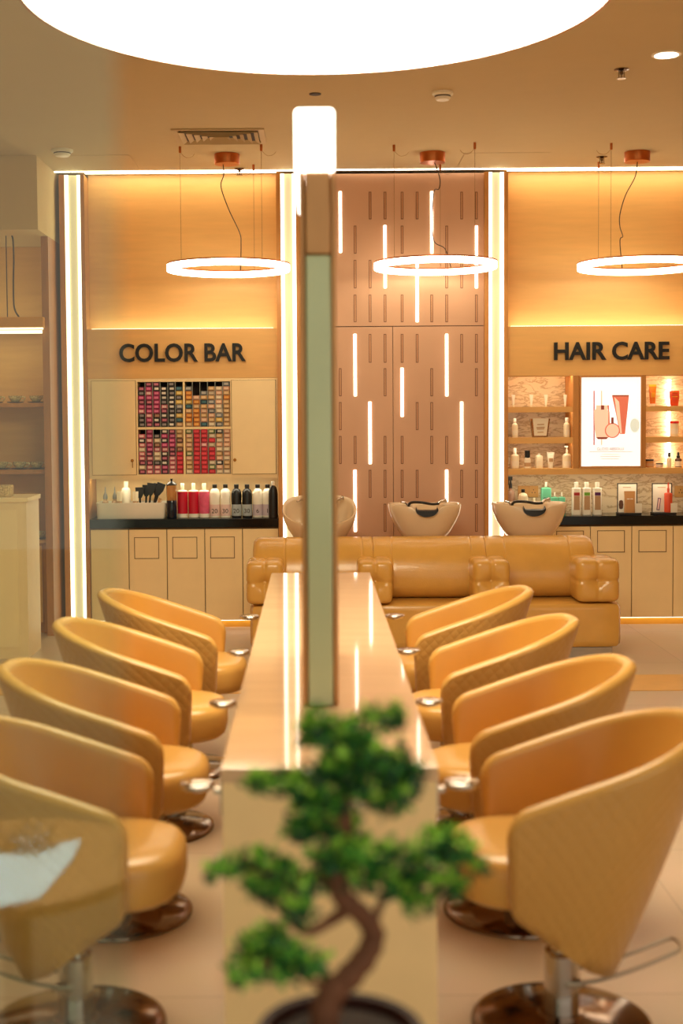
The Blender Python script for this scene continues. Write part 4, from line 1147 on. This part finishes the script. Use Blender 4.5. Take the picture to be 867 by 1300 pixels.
# ================================================================== products on the counters and shelves
def place(px, py0, py1, wpx, Y, zb):    # width and height in metres and x, from the photograph
    k = Y / F
    return X(px, Y, py0), (py1 - py0) * k, wpx * k / 2
def textpart(s, size, x, y, z, parent, key='ink'):
    b = text_bm(s, size, .0004); b.transform(Matrix.Translation((x, y, z)))
    return build('printed_text', b, key, parent, smooth=False)
def bottle(name, label, cat, loc, r, h, body='white', cap='white', neck=.22, capw=.42, shoulder=.14, capstyle='plain', lab=None, square=False, group=None, rd=None, labr=(.18, .62)):
    t = thing(name, label, cat, loc, group=group)
    hc = h * neck; hb = h - hc; sh_ = h * shoulder; rn = r * capw
    prof = [(r * .92, 0), (r, h * .012), (r, hb - sh_), (r * .94, hb - sh_ * .6), (r * .72, hb - sh_ * .2), (rn * .86, hb), (rn * .86, hb + hc * .15)]
    b = bm_new()
    rd = rd or r
    if square: sq_lathe(b, [(a, a * rd / r, z) for a, z in prof], k=7)
    else: lathe(b, prof, seg=28)
    bd = build('body', b, body, t)
    if lab:
        key, txt = lab
        b = bm_new()
        a0, a1 = (hb - sh_) * labr[0], (hb - sh_) * labr[1] if labr[1] < 1 else hb - sh_
        if square: sq_lathe(b, [(r + .0006, rd + .0006, a0), (r + .0006, rd + .0006, a1)], k=7)
        else: lathe(b, [(r + .0006, a0), (r + .0006, a1)], seg=28)
        lb = build('label_band', b, key, bd)
        if txt: textpart(txt, (a1 - a0) * .55 if len(txt) < 3 else r * .6, 0, -rd - .0014, a0 + (a1 - a0) * .25, lb)
    z0 = hb + hc * .1
    b = bm_new()
    if capstyle == 'plain': lathe(b, [(rn, z0), (rn, h - .002), (rn * .9, h)], seg=22)
    elif capstyle == 'nozzle': lathe(b, [(rn * 1.1, z0), (rn * 1.0, z0 + hc * .25), (rn * .35, z0 + hc * .5), (rn * .16, h)], seg=18)
    elif capstyle == 'pump':
        lathe(b, [(rn, z0), (rn, z0 + hc * .35), (rn * .35, z0 + hc * .4), (rn * .35, h - hc * .22)], seg=18)
        box(b, -rn * 1.6, rn * .8, -rn * .45, rn * .45, h - hc * .22, h, 0, rn * .15)
    elif capstyle == 'trigger':
        lathe(b, [(rn, z0), (rn * .9, z0 + hc * .3), (rn * .5, z0 + hc * .5), (rn * .5, z0 + hc * .7)], seg=18)
        box(b, -rn * 2.0, rn * 1.1, -rn * .5, rn * .5, h - hc * .3, h, 0, rn * .1)
        box(b, -rn * 1.6, -rn * 1.1, -rn * .35, rn * .35, z0 + hc * .25, h - hc * .28, 0, rn * .08)
    elif capstyle == 'dropper': lathe(b, [(rn, z0), (rn, z0 + hc * .3), (rn * .62, z0 + hc * .34), (rn * .62, h - hc * .1), (rn * .4, h)], seg=18)
    build({'pump': 'pump', 'trigger': 'trigger_sprayer', 'dropper': 'dropper_cap', 'nozzle': 'nozzle'}.get(capstyle, 'cap'), b, cap, t)
    return t
zt = zCT + .0008
YC = D + .10
# ---- left counter: bottles
def put(px, py0, w, Y=YC, zb=zt, py1=None):
    x, _, r = place(px, py0, 0, w, Y, zb)
    return (x, Y, zb), P(px, py0, Y)[1] - zb, r
for px, lab, key, mp in ((231.5, 'white bottle with crimson wrap, leftmost of the three pink bottles on the left worktop', 'red', (.16, 1)), (245.5, 'white bottle with crimson wrap, middle of the three pink bottles on the left worktop', 'red', (.16, 1)),
                     (259, 'white bottle with faded pink wrap, right of the two crimson bottles', 'pink', (.16, 1))):
    l_, h, r = put(px, 613.5, 13.2)
    bottle('shampoo_bottle', lab, 'bottle', l_, r, h, 'white', 'offwhite', neck=.19, capw=.36, shoulder=.05, lab=(key, None), labr=mp, group='tall bottles on the left worktop')
for px, txt, body, cap, lk, lab in ((272.5, '20', 'white', 'black', 'pinklabel', 'white bottle with black cap and pink 20 on the left worktop'), (286, '30', 'white', 'black', 'pinklabel', 'white bottle with black cap and pink 30 on the left worktop'),
                               (300, '20', 'black', 'black', 'greylabel', 'black bottle with grey 20 label on the left worktop'), (313.5, '30', 'black', 'black', 'greylabel', 'black bottle with grey 30 label on the left worktop'),
                               (327, '6', 'white', 'black', 'lilac', 'white bottle with black cap and lilac 6 label on the left worktop'), (339.5, '1', 'white', 'black', 'lilac', 'white bottle labelled 1, half hidden behind the black bottle at the end')):
    l_, h, r = put(px, 615, 12.8)
    bottle('developer_bottle', lab, 'bottle', l_, r, h, body, cap, neck=.12, capw=.46, shoulder=.17, lab=(lk, txt), labr=(.08, .56), group='tall bottles on the left worktop')
l_, h, r = put(346.6, 611, 11.5, D + .02)
bottle('developer_bottle', 'black bottle with white cap at the right end of the left worktop', 'bottle', l_, r, h, 'black', 'white', neck=.12, capw=.42, shoulder=.2, group='tall bottles on the left worktop')
# disinfectant jar
l_, h, r = put(217.6, 607, 13, D + .05)
t = thing('disinfectant_jar', 'glass comb jar with dark blue liquid and black lid, left of the crimson bottles', 'jar', l_)
b = bm_new(); lathe(b, [(r * .96, 0), (r, .004), (r, h * .44), (r * .98, h * .445)], seg=28); build('liquid_base', b, 'blue_liquid', t)
b = bm_new(); lathe(b, [(r, h * .446), (r, h * .82), (r * .95, h * .82), (r * .95, h * .446)], seg=28, cap0=False, cap1=False); build('glass_wall', b, 'smoke', t)
b = bm_new(); lathe(b, [(r * 1.05, h * .821), (r * 1.05, h * .85), (r * .6, h * .90), (r * .18, h * .92), (r * .18, h * .96), (r * .3, h * .98), (r * .2, h)], seg=28); build('lid', b, 'black', t)
# white tray with tools
xa, xc = X(121, D + .02, 650), X(210.5, D + .02, 650)
z1 = P(165, 638.5, D + .02)[1] - zt
tx = (xa + xc) / 2; hx = (xc - xa) / 2
t = thing('tool_tray', 'long white open plastic tray full of colouring tools on the left worktop', 'tray', (tx, D + .15, zt))
b = bm_new(); hy_ = .125
sq_lathe(b, [(hx * .95, hy_ * .94, 0), (hx * .965, hy_ * .96, .006), (hx * .99, hy_ * .99, z1 - .008), (hx, hy_, z1), (hx * .975, hy_ * .95, z1), (hx * .955, hy_ * .92, .010)], k=14, seg=56)
build('tub', b, 'white', t, ang=50)
zti = zt + .0115
def tin(px, py, Y): return (X(px, Y, py), Y, zti), P(px, py, Y)[1] - zti
for px, py, lab in ((133.5, 618, 'grey applicator bottle with pointed nozzle at the left end of the white tray'), (145.5, 618, 'grey applicator bottle with pointed nozzle, second from left in the white tray')):
    l_, h = tin(px, py, D + .14)
    bottle('applicator_bottle', lab, 'bottle', l_, .024, h, 'taupe', mat('grey_nozzle', (120, 116, 112), .4), neck=.46, capw=.7, shoulder=.05, capstyle='nozzle', group='applicator bottles in the tray')
l_, h = tin(160, 611, D + .15)
bottle('lotion_bottle', 'plain white bottle standing in the middle of the white tray', 'bottle', l_, .036, h, 'white', 'white', neck=.17, capw=.46, shoulder=.1)
for px, lab in ((151.5, 'pale plastic measuring cup, left of the white bottle in the tray'), (172, 'pale plastic measuring cup, right of the white bottle in the tray')):
    l_, h = tin(px, 624, D + .10)
    t = thing('measuring_cup', lab, 'cup', l_, group='measuring cups in the tray')
    b = bm_new(); lathe(b, [(.018, 0), (.022, h), (.0205, h), (.017, .004)], seg=24); build('wall', b, 'offwhite', t)
    b = bm_new()
    lathe(b, [(.0205, h * .3), (.0222, h * .62)], seg=24, cap0=False, cap1=False)
    build('scale_band', b, 'taupe', t)
def brush(px, py, Y, lean, lab, key='black'):
    l_, h = tin(px, py, Y)
    t = thing('tint_brush', lab, 'brush', l_, group='black tint brushes in the tray')
    b = bm_new(); tube(b, [(0, 0, .002), (lean * h * .62, 0, h * .62)], [.006, .008], 10); build('handle', b, key, t)
    b = bm_new(); c = Vector((lean * h * .62, 0, h * .62)); d = Vector((lean, 0, 1)).normalized(); s = Vector((d.z, 0, -d.x))
    pts = [(-.012, 0), (.012, 0), (.030, h * .16), (.033, h * .36), (-.033, h * .36), (-.030, h * .16)]
    rings(b, [[tuple(c + s * a + d * q + Vector((0, yy, 0))) for a, q in pts] for yy in (-.010, .010)]); hd = build('bristle_head', b, key, t)
for a in ((178, 618, D + .13, -.02, 'black tint brush, leftmost of the brush bunch in the tray'), (184, 615, D + .17, .06, 'black tint brush standing behind the leftmost brush'), (187.5, 612.5, D + .12, .12, 'tall black tint brush in the middle of the brush bunch'),
          (192, 613, D + .19, .22, 'black tint brush leaning right at the back of the bunch'), (191, 612, D + .11, .34, 'black tint brush leaning far right over the comb')): brush(*a)
l_, h = tin(196, 612, D + .09)
t = thing('tail_comb', 'brown tail comb leaning right in the white tray', 'comb', l_)
b = bm_new(); c0 = Vector((-.02, 0, .004)); d = Vector((.45, 0, 1)).normalized(); s = Vector((d.z, 0, -d.x))
rings(b, [[tuple(c0 + s * a + d * q + Vector((0, yy, 0))) for a, q in ((-.003, 0), (.003, 0), (.012, .08), (.012, .15), (-.006, .15), (-.006, .08))] for yy in (-.002, .002)]); build('spine', b, 'kraft', t)
b = bm_new()
for k in range(12):
    q = .082 + k * .0056
    rings(b, [[tuple(c0 + s * a + d * e + Vector((0, yy, 0))) for a, e in ((.012, q), (.012, q + .003), (.024, q + .002), (.024, q + .001))] for yy in (-.0015, .0015)])
build('teeth', b, 'kraft', t, smooth=False)
l_, h = tin(203, 626, D + .12)
bottle('ampoule', 'thin white ampoule standing at the right end of the tray', 'bottle', l_, .010, h, 'offwhite', 'white', neck=.4, capw=.45, shoulder=.1, capstyle='nozzle')

# ---- right niche, upper shelves
YS = D + .10
zA, zB_, zC_ = zS[0][1] + .0006, zS[1][1] + .0006, zS[2][1] + .0006
def tubeobj(px, py0, w, zb, label, body, cap, Y=YS, caph=.12, flip=.55, group=None, crimp=None, cw=None, lab=None):
    x = X(px, Y, py0); h = P(px, py0, Y)[1] - zb; r = w * Y / F / 2
    t = thing('cream_tube', label, 'tube', (x, Y, zb), group=group)
    cw = cw or flip
    b = bm_new(); lathe(b, [(r * cw, 0), (r * cw, h * caph), (r * cw * .9, h * caph + .001)], seg=22); build('cap', b, cap, t)
    b = bm_new()
    z0 = h * caph + .0015
    L = []
    for k in range(9):
        u = k / 8; hx = r * (flip + (1 - flip) * u); hy = r * flip * (1 - u) ** .8 + .0015
        L.append([(a, c, z0 + (h * .90 - z0) * u) for a, c in sup(24, hx, hy, 2.2)])
    rings(b, L); bd = build('body', b, body, t)
    b = bm_new(); box(b, -r, r, -.0018, .0018, h * .8995, h); build('crimp', b, crimp or body, t)
    if lab:
        b = bm_new(); z_ = h * .4; box(b, -r * .5, r * .5, -r * flip - .001, -r * flip * .3, z_, z_ + h * .22); build('label_patch', b, lab, bd)
    return t
pos4 = ['far left end of the top shelf', 'top shelf, second from the left column', 'top shelf, third from the left column', 'top shelf, beside the poster']
for px, w in zip((651.5, 674.5, 693, 717.5), pos4):
    tubeobj(px, 501, 4.6, zA, 'tiny white sample tube on the ' + w, 'white', 'offwhite', group='tiny white tubes on the top shelf', flip=.5)
def bot(px, py0, w, zb, *a, Y=YS, **k):
    return bottle(*a[:3], (X(px, Y, py0), Y, zb), w * Y / F / 2, P(px, py0, Y)[1] - zb, **k)
bot(653.5, 531, 7.6, zB_, 'spray_bottle', 'slim white bottle at the left of the kraft labelled glass, middle shelf', 'bottle', body='offwhite', cap='white', neck=.26, capw=.5, lab=('paper', None), group='slim white bottles on the middle shelf')
bot(719.5, 530, 8.2, zB_, 'spray_bottle', 'slim white bottle on the middle shelf, beside the poster', 'bottle', body='offwhite', cap='white', neck=.26, capw=.5, lab=('paper', None), group='slim white bottles on the middle shelf')
# flared glass with cream card
x = X(685, YS, 545); h = P(685, 531.5, YS)[1] - zB_; r = 25 * YS / F / 2
t = thing('glass_holder', 'flared dark-edged glass holder with cream scribbled card on the middle shelf', 'holder', (x, YS, zB_))
b = bm_new(); sq_lathe(b, [(r * .74, .030, 0), (r * .76, .032, .004), (r, .044, h), (r * .94, .039, h), (r * .72, .028, .008)], k=9, seg=40); build('glass_body', b, 'smoke', t, ang=50)
b = bm_new(); rings(b, [[(-r * .62, -.0345, .012), (r * .62, -.0345, .012), (r * .80, -.047, h * 1.02), (-r * .80, -.047, h * 1.02)], [(-r * .62, -.033, .012), (r * .62, -.033, .012), (r * .80, -.0455, h * 1.02), (-r * .80, -.0455, h * 1.02)]])
cd = build('card', b, 'paper', t, smooth=False)
b = bm_new()
for k, (wd, zz) in enumerate(((.35, .66), (.42, .50), (.38, .42), (.30, .24))):
    yy = -.0347 - .0125 * zz
    rings(b, [[(-r * wd, yy - .004, h * zz), (r * wd, yy - .004, h * zz + .002), (r * wd, yy - .0044, h * zz + .009), (-r * wd, yy - .0044, h * zz + .007)], [(-r * wd, yy, h * zz), (r * wd, yy, h * zz + .002), (r * wd, yy, h * zz + .009), (-r * wd, yy, h * zz + .007)]])
build('scribble_lines', b, 'taupe', cd, smooth=False)
bot(653.5, 569, 10.6, zC_, 'pump_bottle', 'cream pump bottle at the left end of the third shelf', 'bottle', body='offwhite', cap='white', neck=.30, capw=.40, shoulder=.12, capstyle='plain', lab=('paper', None), group='cream pump bottles on the third shelf')
bot(669.5, 572, 7.4, zC_, 'perfume_bottle', 'small square bottle with tall black cap on the third shelf', 'bottle', body='paper', cap='black', neck=.46, capw=.92, shoulder=.03, square=True, lab=('taupe', None))
bot(684.3, 576, 8.6, zC_, 'lotion_bottle', 'short square cream bottle between the black cap bottle and the tube', 'bottle', body='offwhite', cap='white', neck=.12, capw=.35, shoulder=.06, square=True, lab=('paper', None))
tubeobj(699, 574, 9.6, zC_, 'white cream tube standing on the third shelf', 'white', 'white', flip=.62, lab='taupe')
bot(719.5, 566, 11.2, zC_, 'pump_bottle', 'cream pump bottle on the third shelf, beside the poster', 'bottle', body='offwhite', cap='white', neck=.34, capw=.32, shoulder=.16, capstyle='pump', lab=('paper', None), group='cream pump bottles on the third shelf')
tubeobj(828.5, 488, 9.4, zA, 'amber and orange tube on the top shelf right of the poster', 'orange', 'white', flip=.72, caph=.1, crimp='amber_tube', lab='amber_tube')
t = thing('gel_bottle', 'bright orange flat bottle on the top shelf at far right', 'bottle', (X(856, YS, 500), YS, zA))
r = 12 * YS / F / 2; h = P(856, 495, YS)[1] - zA
b = bm_new(); sq_lathe(b, [(r * .74, r * .5, 0), (r * .8, r * .55, h * .03), (r, r * .6, h * .55), (r, r * .55, h * .93), (r * .96, r * .5, h * .95)], k=4); bd = build('body', b, 'orange_red', t)
b = bm_new(); sq_lathe(b, [(r * .7, r * .3, h * .951), (r * .66, r * .25, h)], k=4); build('cap', b, 'offwhite', t)
b = bm_new(); box(b, -r * .55, r * .55, -r * .63, -r * .55, h * .55, h * .60); box(b, -r * .5, r * .5, -r * .63, -r * .52, h * .84, h * .87); build('label_print', b, 'amber_tube', bd, smooth=False)
def jar(px, py0, w, zb, label, body, lid, lidh=.26, lk=None, Y=YS):
    x = X(px, Y, py0); h = P(px, py0, Y)[1] - zb; r = w * Y / F / 2
    t = thing('cream_jar', label, 'jar', (x, Y, zb))
    b = bm_new(); lathe(b, [(r * .92, 0), (r * .97, .004), (r * .97, h * (1 - lidh) - .003), (r * .9, h * (1 - lidh))], seg=28); bd = build('body', b, body, t)
    b = bm_new(); lathe(b, [(r, h * (1 - lidh) + .0005), (r, h - .002), (r * .95, h)], seg=28); build('lid', b, lid, t)
    if lk:
        b = bm_new(); lathe(b, [(r * .97 + .0005, h * .16), (r * .97 + .0005, h * .5)], seg=28); build('label_band', b, lk, bd)
jar(856, 534.5, 11.6, zB_, 'cream tub with bright red lid on the middle shelf at far right', 'offwhite', 'red_lid', .16, 'paper')
jar(824, 583, 11.8, zC_, 'kraft coloured jar with black lid right of the poster', 'kraft', 'black', .2, 'taupe')
jar(837.3, 588, 9.2, zC_, 'low white jar with black lid beside the kraft jar', 'white', 'black', .26, 'pinklabel')
bot(849.5, 574, 5.6, zC_, 'serum_bottle', 'slim cream bottle with black cap on the third shelf, right part', 'bottle', body='offwhite', cap='black', neck=.34, capw=.62, shoulder=.08, lab=('paper', None))
bot(861, 574, 8.4, zC_, 'serum_bottle', 'dark brown dropper bottle with white label at far right', 'bottle', body='brown_bottle', cap='black', neck=.40, capw=.55, shoulder=.1, capstyle='dropper', lab=('paper', None), labr=(.1, .8))

# ---- right counter
YR = D + .13
zr_ = zCT + .0008
bot(648.2, 605, 11.5, zr_, 'spray_bottle', 'mauve spray bottle with black trigger at the left end of the right worktop', 'bottle', Y=YR + .06, body='mauve', cap='black', neck=.34, capw=.36, shoulder=.14, capstyle='trigger', lab=('taupe', None), labr=(.02, .4))
bot(664, 621, 12.5, zr_, 'lotion_bottle', 'cream bottle with black cap and grey label behind the right shampoo bowl', 'bottle', Y=YR - .02, body='offwhite', cap='black', neck=.14, capw=.36, shoulder=.2, lab=('greylabel', None), labr=(.2, .6))
bot(678, 632, 11, zr_, 'lotion_bottle', 'short cream bottle left of the mint bottles', 'bottle', Y=YR, body='offwhite', cap='offwhite', neck=.2, capw=.3, shoulder=.12, lab=('paper', None))
t = bot(693, 612, 12.8, zr_, 'conditioner_bottle', 'large mint green bottle reading BB behind the right shampoo bowl', 'bottle', Y=YR + .03, body='mint', cap='white', neck=.16, capw=.26, shoulder=.04, square=True, rd=.025)
textpart('BB', .042, 0, -.0262, .105, t.children[0])
for px, lab in ((704, 'small mint green bottle beside the large mint bottle'), (713, 'small mint green bottle, rightmost of the mint bottles')):
    t = bot(px, 625, 8.6, zr_, 'conditioner_bottle', lab, 'bottle', Y=YR, body='mint', cap='white', neck=.2, capw=.26, shoulder=.05, square=True, rd=.018, group='small mint bottles')
    textpart('BB', .018, 0, -.0192, .075, t.children[0])
for px, lk, nm in ((731.5, 'red_l', 'red'), (744.5, 'green_l', 'green'), (758, 'purple_l', 'purple')):
    t = bot(px, 612, 11, zr_, 'hair_care_bottle', 'tall white square bottle with %s label on the right worktop' % nm, 'bottle', Y=YR - .03, body='white', cap='white', neck=.17, capw=.5, shoulder=.02, square=True, rd=.024, group='tall white bottles on the right worktop')
    r = 11 * YR / F / 2
    b = box(bm_new(), -r * .66, r * .66, -.0252, -.0242, .150, .175); build('colour_label', b, lk, t.children[0])
    b = box(bm_new(), -r * .66, r * .66, -.0250, -.0242, .040, .148); build('taupe_label', b, 'taupe', t.children[0])
# display stands
def stand(px0, px1, lab):
    x0, x1 = X(px0, YR, 630), X(px1, YR, 630)
    t = thing('display_stand', lab, 'display stand', ((x0 + x1) / 2, YR, zr_), group='black edged display stands on the right worktop')
    w_ = (x1 - x0) / 2; h = P(px0, 613.5, YR)[1] - zr_
    build('base', bx(-w_ - .004, w_ + .012, -.09, .03, 0, .016, .002), 'black', t)
    b = bm_new(); e = .006
    for q in ((-w_, w_, h - e, h), (-w_, -w_ + e, .0165, h - e), (w_ - e, w_, .0165, h - e)): box(b, q[0], q[1], -.002, .006, q[2], q[3])
    build('frame', b, 'black', t, smooth=False)
    build('back_card', bx(-w_ + e + .0005, w_ - e - .0005, .0, .003, .0165, h - e - .0005), 'paper', t)
    b = bm_new(); box(b, -w_ * .45, w_ * .35, -.0008, -.0001, h - .035, h - .030); build('printed_line', b, 'taupe', t)
    return t, w_, h
s1, w1, h1 = stand(783.5, 809, 'black framed display stand holding a kraft pouch on the right worktop')
b = bm_new(); lathe(b, [(.0, -.036), (.014, -.030), (.018, 0), (.014, .030), (.0, .036)], (0, 0, 0), 20, cap0=False, cap1=False, sy=.05); bmesh.ops.remove_doubles(b, verts=b.verts[:], dist=1e-5)
b.transform(Matrix.Translation((-.048, -.0010, .075))); build('printed_shape', b, 'brown_bottle', s1)
s2, w2, h2 = stand(827.5, 853, 'black framed display stand holding a coral pump bottle on the right worktop')
b = bm_new(); box(b, -.012, .012, -.001, -.0001, 0, .095); box(b, -.007, .007, -.0016, -.0002, .006, .089, 1); b.transform(Matrix.Rotation(.12, 4, 'Y')); b.transform(Matrix.Translation((-.030, 0, .03))); build('printed_frame', b, ['purple_l', 'pinklabel'], s2, smooth=False)
t = thing('refill_pouch', 'flat kraft brown pouch standing on the left display stand', 'pouch', (X(799, YR - .04, 640), YR - .045, zr_ + .0168))
r = 14 * YR / F / 2; h = .165
b = bm_new(); L = []
for k in range(8):
    u = k / 7; L.append([(a, c, h * u) for a, c in sup(28, r * (1 - .08 * sin(pi * u)), .016 * (1 - u) ** .7 + .0015, 4)])
rings(b, L); bd = build('body', b, 'kraft', t)
b = box(bm_new(), -r * .55, -r * .05, -.0128, -.006, h * .62, h * .66); box(b, r * .1, r * .55, -.0128, -.006, h * .62, h * .66); build('printed_mark', b, 'paper', bd, smooth=False)
bottle('pump_bottle', 'coral red pump bottle standing on the right display stand', 'bottle', (X(848, YR - .04, 640), YR - .045, zr_ + .0168), 10 * YR / F / 2, P(848, 612, YR)[1] - zr_ - .0168, 'orange_red', 'orange_red', neck=.34, capw=.3, shoulder=.04, capstyle='dropper')
for px, nm in ((810.7, 'left'), (855.8, 'right')):
    x = X(px, YR - .08, 646)
    t = thing('info_card', 'small white card leaning at the front corner of the %s display stand' % nm, 'card', (x, YR - .078, zr_ + .0168), group='small white cards on the display stands')
    build('card', bx(-.026, .026, 0, .003, 0, .072, .001), 'paper', t)
    build('foot', bx(-.018, .018, .0035, .018, 0, .012, .001), 'glass', t)
# sockets on the marble
def socket(px, py, w, label):
    x = X(px, YB, py); z = P(px, py, YB)[1]; r = w * YB / F / 2
    t = thing('wall_socket', label, 'socket', (x, YB - .0005, z))
    pl = build('plate', bx(-r, r, -.008, 0, -.046, .046, .003), 'socket', t)
    b = bm_new()
    for dx, dz in ((0, .014), (-.011, -.008), (.011, -.008)): box(b, dx - .003, dx + .003, -.0088, -.0079, dz - .005, dz + .005)
    build('pin_holes', b, 'black', t, smooth=False)
socket(664, 624, 13.5, 'honey coloured wall socket behind the cream bottle on the marble')
socket(677, 624, 12.5, 'honey coloured wall socket left of the large mint bottle on the marble')
socket(863.5, 624, 15, 'honey coloured wall socket at far right on the marble')

# ================================================================== outside the storefront, mirrored in the glass
def mir(px, py, h):
    x, y = H(px, py, h); return x, 1.806 - y
TH_ = .70
cx_, cy_ = mir(20, 1090, TH_)
st = thing('side_table', 'low round side table outside the glass, carrying a folded napkin', 'table', (cx_, cy_, 0))
b = bm_new(); lathe(b, [(.27, TH_ - .03), (.28, TH_ - .025), (.28, TH_ - .004), (.276, TH_)], seg=48); build('top', b, 'wood_dark', st)
b = bm_new(); lathe(b, [(.04, .02), (.03, .1), (.03, TH_ - .1), (.05, TH_ - .031)], seg=24); build('stem', b, 'black', st)
b = bm_new(); lathe(b, [(.18, 0), (.18, .014), (.05, .019)], seg=40); build('foot', b, 'black', st)
b = bm_new()
q = [mir(*p, TH_) for p in ((-30, 1092), (104, 1068), (92, 1094), (50, 1143), (-30, 1160))]
rings(b, [[(x, y, TH_ + .0008) for x, y in q], [(x, y, TH_ + .005) for x, y in q]])
nk = tag(build('napkin', b, mat('blue_white_napkin', (226, 240, 240), .8, var=.08, vscale=14, bump=.5, bscale=20)), 'white folded napkin mirrored in the glass over the left front chair', 'napkin')
bx_, by_ = mir(34, 1074, TH_ + .006)
cbw = thing('crystal_bowl', 'faceted crystal bowl mirrored in the glass over the left front chair', 'bowl', (bx_, by_, TH_ + .0055))
b = bm_new(); lathe(b, [(.030, 0), (.034, .004), (.055, .022), (.064, .042), (.060, .042), (.050, .024), (.028, .008)], seg=14); build('bowl', b, 'glass', cbw, smooth=False)
rr = random.Random(3)
for k in range(9):
    a = 2 * pi * k / 6; r_ = .0 if k > 6 else .024
    b = bm_new(); bmesh.ops.create_icosphere(b, subdivisions=1, radius=.011)
    b.transform(Matrix.Translation((r_ * cos(a), r_ * sin(a), .022 + (.018 if k > 5 else 0) + .001 * k)))
    build('crystal', b, 'glass', cbw, smooth=False)
ld = bpy.data.lights.new('napkin_fill_light', 'SPOT'); ld.energy = 280; ld.color = (.82, .98, 1.0); ld.spot_size = radians(42); ld.spot_blend = .5; ld.shadow_soft_size = .05  # added light without a fixture, brightens the napkin for its reflection
lo = bpy.data.objects.new('napkin_fill_light', ld); COL.objects.link(lo); lo.location = (cx_ - .1, cy_ + .05, 2.3)
